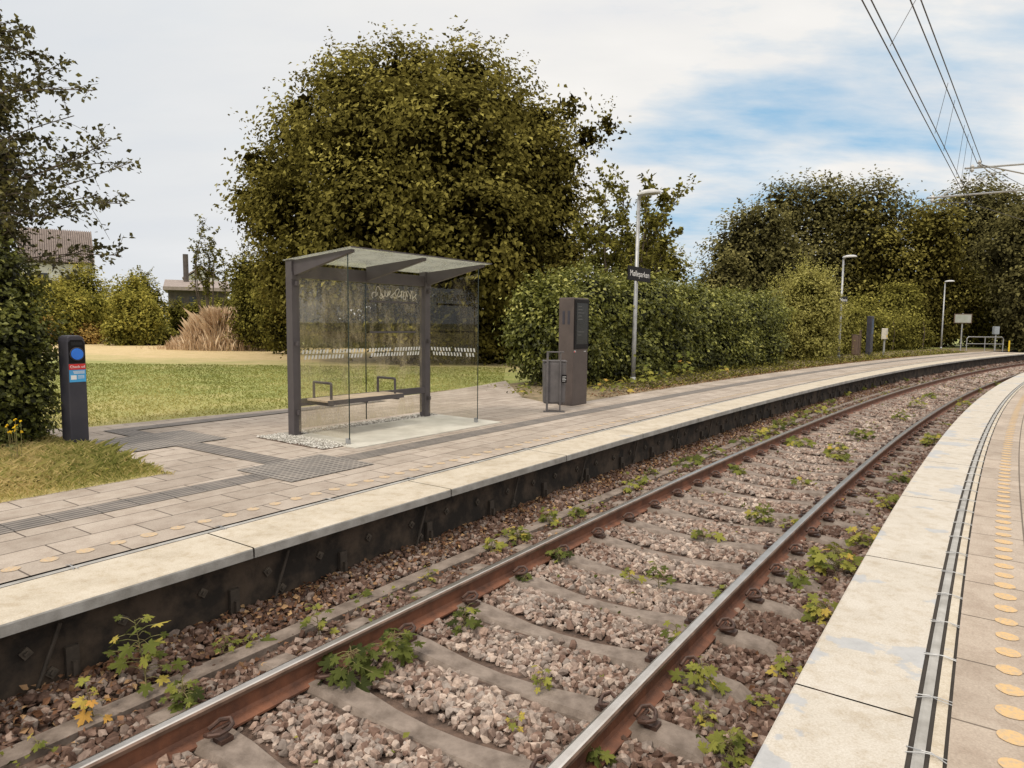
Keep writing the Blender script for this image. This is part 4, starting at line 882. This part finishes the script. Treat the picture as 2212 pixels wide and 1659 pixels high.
n=5200; s=rng.uniform(-2.5,40,n); side=rng.random(n); d=np.where(side<.5,.45+rng.normal(size=n)*.16,np.where(side<.8,DR+.32+rng.normal(size=n)*.14,DM+rng.normal(size=n)*.45))
keep=(np.sin(s*2.1+d*3)+np.sin(s*5.3+1)*.6+.012*s*2)>.75; s=s[keep]; d=d[keep]; n=len(s)
P=np.column_stack([posn(s,d),-.575+rng.uniform(0,.06,n)]); o=leaves('creeping_weeds',P,rng.normal(size=P.shape)*.5+np.array([0,0,1]),rng.normal(size=P.shape)+np.array([0,0,.3]),rng.uniform(.02,.05,n)*(1+np.clip(s,0,30)*.03),.42+rng.normal(size=n)*.2,M['f_maple']); tag(o,'thin creeping weeds scattered along the rails in the ballast','weeds',kind='stuff')
# left tree overhanging
bt=D(-120,700,8.6); bt.z=0
tp=[(60,60),(95,120),(140,130),(35,110),(20,50),(205,195),(160,250),(120,190),(230,300),(285,350),(240,350),(180,330),(262,440),(210,420),(150,440),(262,552),(215,530),(60,200),(40,330),(70,420),(30,500),(10,220),(0,380),(100,300),(110,470),(-30,150),(-40,300),(-20,450)]
tips=[]
for a,b in tp:
    Y=8.6+random.uniform(-.7,.7); e_=D(a,b,Y); st=D(-110+random.uniform(-30,10),b+random.uniform(20,170),8.6); tips.append((tuple(st),tuple(e_)))
lt=twiggy('overhanging_tree','dark leafed tree overhanging from the left edge of the frame',tuple(bt),tips,.072,M['f_left'],14,81,.014,.23,start=.2,twig=14,ltint=.5,tr=.0035,jit=.12)
mb=MB(); mb.tube([(0,0,0),(.05,0,2),(-.05,.1,4),(0,0,5.6)],.14,10,0,.05); mb.build('trunk',M['bark'],lt,True)
bl=[]
for px,py,rp in ((-30,250,42),(-20,400,46),(-20,490,45),(-65,350,88),(-60,520,80),(-65,180,58),(15,430,14),(15,340,14)):
    q=rel(px,py,8.8,bt); r_=rp/F*8.8; bl.append((*q,r_,r_,r_))
foliage('crown',bl,7500,.066,M['f_left'],lt,clump=.13,lp=22,nspr=80,sprl=.4,dens=.18,core=.10,lump=1.8,bias=.03)
# ------------------------------------------------------------------ seedlings
OUT=[(-165,.30),(-135,.62),(-118,.42),(-100,.60),(-88,.38),(-70,.88),(-60,.70),(-48,.80),(-32,.42),(-18,.82),(-8,.84),(0,1.08),(8,.84),(18,.82),(32,.42),(48,.80),(60,.70),(70,.88),(88,.38),(100,.60),(118,.42),(135,.62),(165,.30)]
def maple(px,py,h,n,ls,tint,label,z=-.575,group=None,name='maple_seedling',sp=1.):
    p=G(px,py,z); rd=random.Random(px*7+py); t=thing(name,label,'seedling',p,0,group); mb=MB(); n=int(n*1.25)
    lx,ly=rd.uniform(-.2,.2)*h,rd.uniform(-.2,.2)*h
    mb.tube([(0,0,-.02),(lx*.5,ly*.5,h*.5),(lx,ly,h*.95)],.004,5,0,.002); V=[];Fc=[];tt=[]
    for i in range(n):
        u=.15+.85*(i+.5)/n; a=i*2.4+rd.uniform(-.5,.5); b=Vector((lx*u,ly*u,h*u*.95)); rad=(.3+.8*rd.random())*ls*1.05*sp*(1.3-.7*u)*(1+.022*n)
        c=b+Vector((math.cos(a)*rad*1.1,math.sin(a)*rad*.9,rd.uniform(-.2,.6)*ls)); mb.tube([b,(b+c)/2+Vector((0,0,.15*ls)),c],.0020,4)
        d=Vector((math.cos(a),math.sin(a),rd.uniform(-.8,.2))).normalized(); nn=Vector((rd.gauss(0,.4)-.1,rd.gauss(0,.4)-.35,1)); nn=(nn-d*nn.dot(d)).normalized(); bb=nn.cross(d); sz=ls*rd.uniform(.4,1.1)*(1.15-.4*u)
        k=len(V); V.append(c); 
        for an,r_ in OUT:
            q=R(an); V.append(c+(d*math.cos(q)+bb*math.sin(q))*r_*sz+nn*(-.22*sz*r_*r_*abs(math.sin(q))-.08*sz*r_))
        m=len(OUT); tv=min(1,max(0,tint+rd.gauss(0,.15)))
        for j in range(m-1): Fc.append((k,k+1+j,k+2+j)); tt.append(tv)
    mb.build('stem',M['stem'],t); np_mesh('foliage',np.array([tuple(v) for v in V]),np.array(Fc),3,M['f_maple'],t,np.array(tt))
    return t
big=[(320,1490,.46,22,.08,.40,'tallest green maple seedling by the dark wall at lower left'),
(205,1560,.22,8,.075,.82,'seedling with yellow-orange leaves at lower left by the dark wall'),
(395,1530,.14,24,.055,.28,'low dull green seedling between wall and near rail at lower left'),
(480,1420,.14,8,.055,.42,'small seedling on the kerb strip right of the tallest seedling'),
(690,1375,.24,11,.065,.40,'maple seedling on the kerb strip below the wall, left of centre'),
(925,1262,.12,8,.06,.65,'yellowish seedling beside the kerb strip near the picture centre'),
(85,1625,.07,5,.05,.6,'tiny pale seedling in the bottom left corner'),
(750,1475,.20,32,.08,.12,'large dark green maple seedling against the near rail, left half of its clump'),
(850,1430,.20,26,.08,.24,'large dark green maple seedling against the near rail, right half of its clump'),
(1000,1360,.16,18,.065,.14,'dark green seedling beside the near rail right of the largest clump'),
(1210,1215,.12,16,.06,.24,'green seedling touching the near rail above the picture centre'),
(1135,1262,.08,8,.055,.15,'small dark seedling on the near rail foot'),
(1425,1275,.24,12,.06,.38,'upright thin seedling standing between the rails'),
(1360,1262,.12,7,.055,.55,'small yellowish seedling left of the upright one between the rails'),
(1465,1395,.17,9,.055,.55,'light green seedling leaning at the inside of the far rail'),
(1165,1490,.12,8,.05,.58,'small lime seedling between the rails in the near ballast'),
(1105,1575,.06,5,.045,.58,'tiny lime seedling in the nearest bare ballast'),
(1560,1300,.14,7,.055,.5,'seedling next to the far rail among sleepers'),
(1800,1240,.24,36,.10,.56,'largest bright green maple seedling right of the far rail'),
(1860,1180,.16,20,.085,.58,'bright seedling above the largest one by the right platform edge'),
(1720,1265,.12,12,.07,.46,'green seedling just left of the largest bright one'),
(1775,1345,.16,20,.075,.62,'yellow green seedling below the largest bright one'),
(1500,1490,.18,22,.065,.46,'green seedling clump right of the far rail in the lower part'),
(1515,1570,.10,8,.06,.58,'small seedling under the clump right of the far rail'),
(1690,1460,.12,10,.065,.62,'yellow green seedling by the right platform edge, lower part'),
(1570,1635,.14,22,.065,.46,'green seedling at the bottom beside the right platform edge'),
(1640,1530,.08,7,.05,.55,'tiny seedling against the right platform edge'),
(1285,1659,.10,9,.06,.35,'seedling cut by the bottom of the picture at the far rail'),
(1060,1195,.14,15,.07,.54,'leftmost seedling of the row beside the wall near centre'),
(1120,1170,.14,22,.065,.50,'second seedling of the row beside the wall near centre'),
(1185,1135,.18,22,.065,.48,'tall seedling of the row beside the wall near centre'),
(1245,1120,.12,18,.065,.42,'rightmost seedling of the row beside the wall near centre'),
(1640,1130,.22,28,.065,.40,'bushy seedling between the rails at mid distance'),
(1705,1145,.14,20,.06,.36,'dark bushy seedling against the far rail at mid distance'),
(1915,1100,.18,26,.08,.60,'yellow green clump right of the far rail at mid distance'),
(2020,965,.22,34,.09,.56,'yellow green clump by the right platform edge farther off')]
for a in big: maple(*a)
small=[(1360,1065,.14,12),(1345,1040,.1,10),(1470,1010,.14,12),(1540,985,.14,10),(1640,948,.18,14),(1600,960,.12,10),(1700,920,.18,16),(1760,895,.2,16),(1790,880,.2,16),(1860,850,.22,16),(1905,838,.22,14),(1950,828,.24,14),(2010,808,.25,14),(2060,795,.22,12),(1590,1025,.12,16),(1720,965,.14,16),(1810,985,.18,20),(1860,950,.2,18),(1945,910,.22,18),(1985,882,.25,18),(2010,862,.22,16),(1520,1165,.08,8),(1730,1050,.08,8),(1940,1045,.14,12),(1820,1000,.14,14),(2110,850,.16,12),(2150,835,.22,14),(1410,1030,.12,10),(540,1400,.06,5),(780,1300,.06,5),(1380,1050,.12,12),(1660,940,.16,12),(1730,905,.2,14),(1830,862,.2,14),(2080,880,.2,14),(1680,930,.18,14),(1880,845,.22,14),(1980,818,.25,14),(1500,1000,.12,12)]
for i,(a,b,h,n) in enumerate(small): maple(a,b,h,n,.08 if b>1000 else .11,.45+.12*math.sin(i*2.1),'small green weed growing in the distant part of the ballast',group='small weeds in the distant ballast')
for i,(a,b,h,n,ls,tn,l) in enumerate(((1385,835,.55,16,.15,.5,'broad leaved weed at the foot of the near lamp'),(1480,822,.8,22,.15,.5,'tall broad leaved weed in front of the hedge right of the near lamp'),(1300,850,.35,14,.12,.6,'pale broad leaved weed right of the information column'),(1130,858,.3,14,.1,.45,'green weed at the foot of the ivy mound'),(1560,808,.3,12,.12,.6,'yellowish weed at the back edge of the platform'),(1340,846,.3,12,.11,.62,'pale weed left of the near lamp base'),(1430,832,.4,14,.12,.55,'leafy weed just right of the near lamp base'))): maple(a,b,h,n,ls,tn,l,0,None,'broadleaf_weed',1.1)
maple(95,905,.5,14,.12,.5,'broad leaved weed growing behind the ticket post at the left edge',0,None,'broadleaf_weed',1.0)
# ================================================================== LIGHT
w=bpy.data.worlds.new('World'); bpy.context.scene.world=w; w.use_nodes=True; nt=w.node_tree; bg=nt.nodes['Background']; bg.inputs[1].default_value=.1
SE,SA=R(50),R(215)
sky=nt.nodes.new('ShaderNodeTexSky'); sky.sky_type='NISHITA'; sky.sun_disc=False; sky.sun_elevation=SE; sky.sun_rotation=SA; sky.air_density=1.; sky.dust_density=1.5
tc=nt.nodes.new('ShaderNodeTexCoord'); v=tc.outputs['Generated']
sx=nt.nodes.new('ShaderNodeSeparateXYZ'); nt.links.new(v,sx.inputs[0])
zz=math_(nt,'ADD',math_(nt,'MAXIMUM',sx.outputs[2],0.0),.22)
cb=nt.nodes.new('ShaderNodeCombineXYZ'); nt.links.new(math_(nt,'DIVIDE',sx.outputs[0],zz),cb.inputs[0]); nt.links.new(math_(nt,'DIVIDE',sx.outputs[1],zz),cb.inputs[1])
mp=nt.nodes.new('ShaderNodeMapping'); mp.inputs['Scale'].default_value=(.7,1.5,1); mp.inputs['Rotation'].default_value=(0,0,.25); nt.links.new(cb.outputs[0],mp.inputs[0])
n1=noise(nt,mp.outputs[0],1.3,9,.58)
dp=nt.nodes.new('ShaderNodeVectorMath'); dp.operation='DOT_PRODUCT'; nt.links.new(v,dp.inputs[0]); bd=Vector(ray(1720,400)).normalized(); dp.inputs[1].default_value=bd
reg=ramp(nt,dp.outputs['Value'],[(.935,(0,0,0)),(.99,(1,1,1))])
f=math_(nt,'ADD',n1,math_(nt,'MULTIPLY',reg,.17))
fac=ramp(nt,f,[(.57,(0,0,0)),(.81,(1,1,1))])
fac=math_(nt,'MULTIPLY',fac,ramp(nt,sx.outputs[0],[(.02,(.12,.12,.12)),(.20,(1,1,1))]))
n2=noise(nt,mp.outputs[0],2.1,6,.5)
cloud=ramp(nt,n2,[(.3,(8.2,8.2,8.3)),(.5,(8.9,8.75,8.5)),(.7,(9.6,9.35,9.0))])
left=ramp(nt,math_(nt,'MULTIPLY',sx.outputs[0],-1),[(.05,(0,0,0)),(.55,(1,1,1))])
cloud=mix(nt,cloud,(6.8,7.25,7.8),math_(nt,'MULTIPLY',left,.7))
skyc=mix(nt,sky.outputs[0],(2.6,5.7,8.5),.75)
c=mix(nt,cloud,skyc,fac)
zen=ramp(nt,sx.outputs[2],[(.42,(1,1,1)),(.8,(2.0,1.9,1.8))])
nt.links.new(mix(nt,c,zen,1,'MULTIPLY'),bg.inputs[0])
sun=bpy.data.objects.new('sun',bpy.data.lights.new('sun','SUN')); col.objects.link(sun); sun.data.energy=2.4; sun.data.angle=R(11); sun.data.color=(1,.90,.76)
dirs=Vector((math.sin(SA)*math.cos(SE),math.cos(SA)*math.cos(SE),math.sin(SE))); sun.rotation_euler=dirs.to_track_quat('Z','Y').to_euler(); sun.location=(0,0,30)
sc=bpy.context.scene; sc.view_settings.view_transform='Standard'; sc.view_settings.look='None'; sc.view_settings.exposure=0
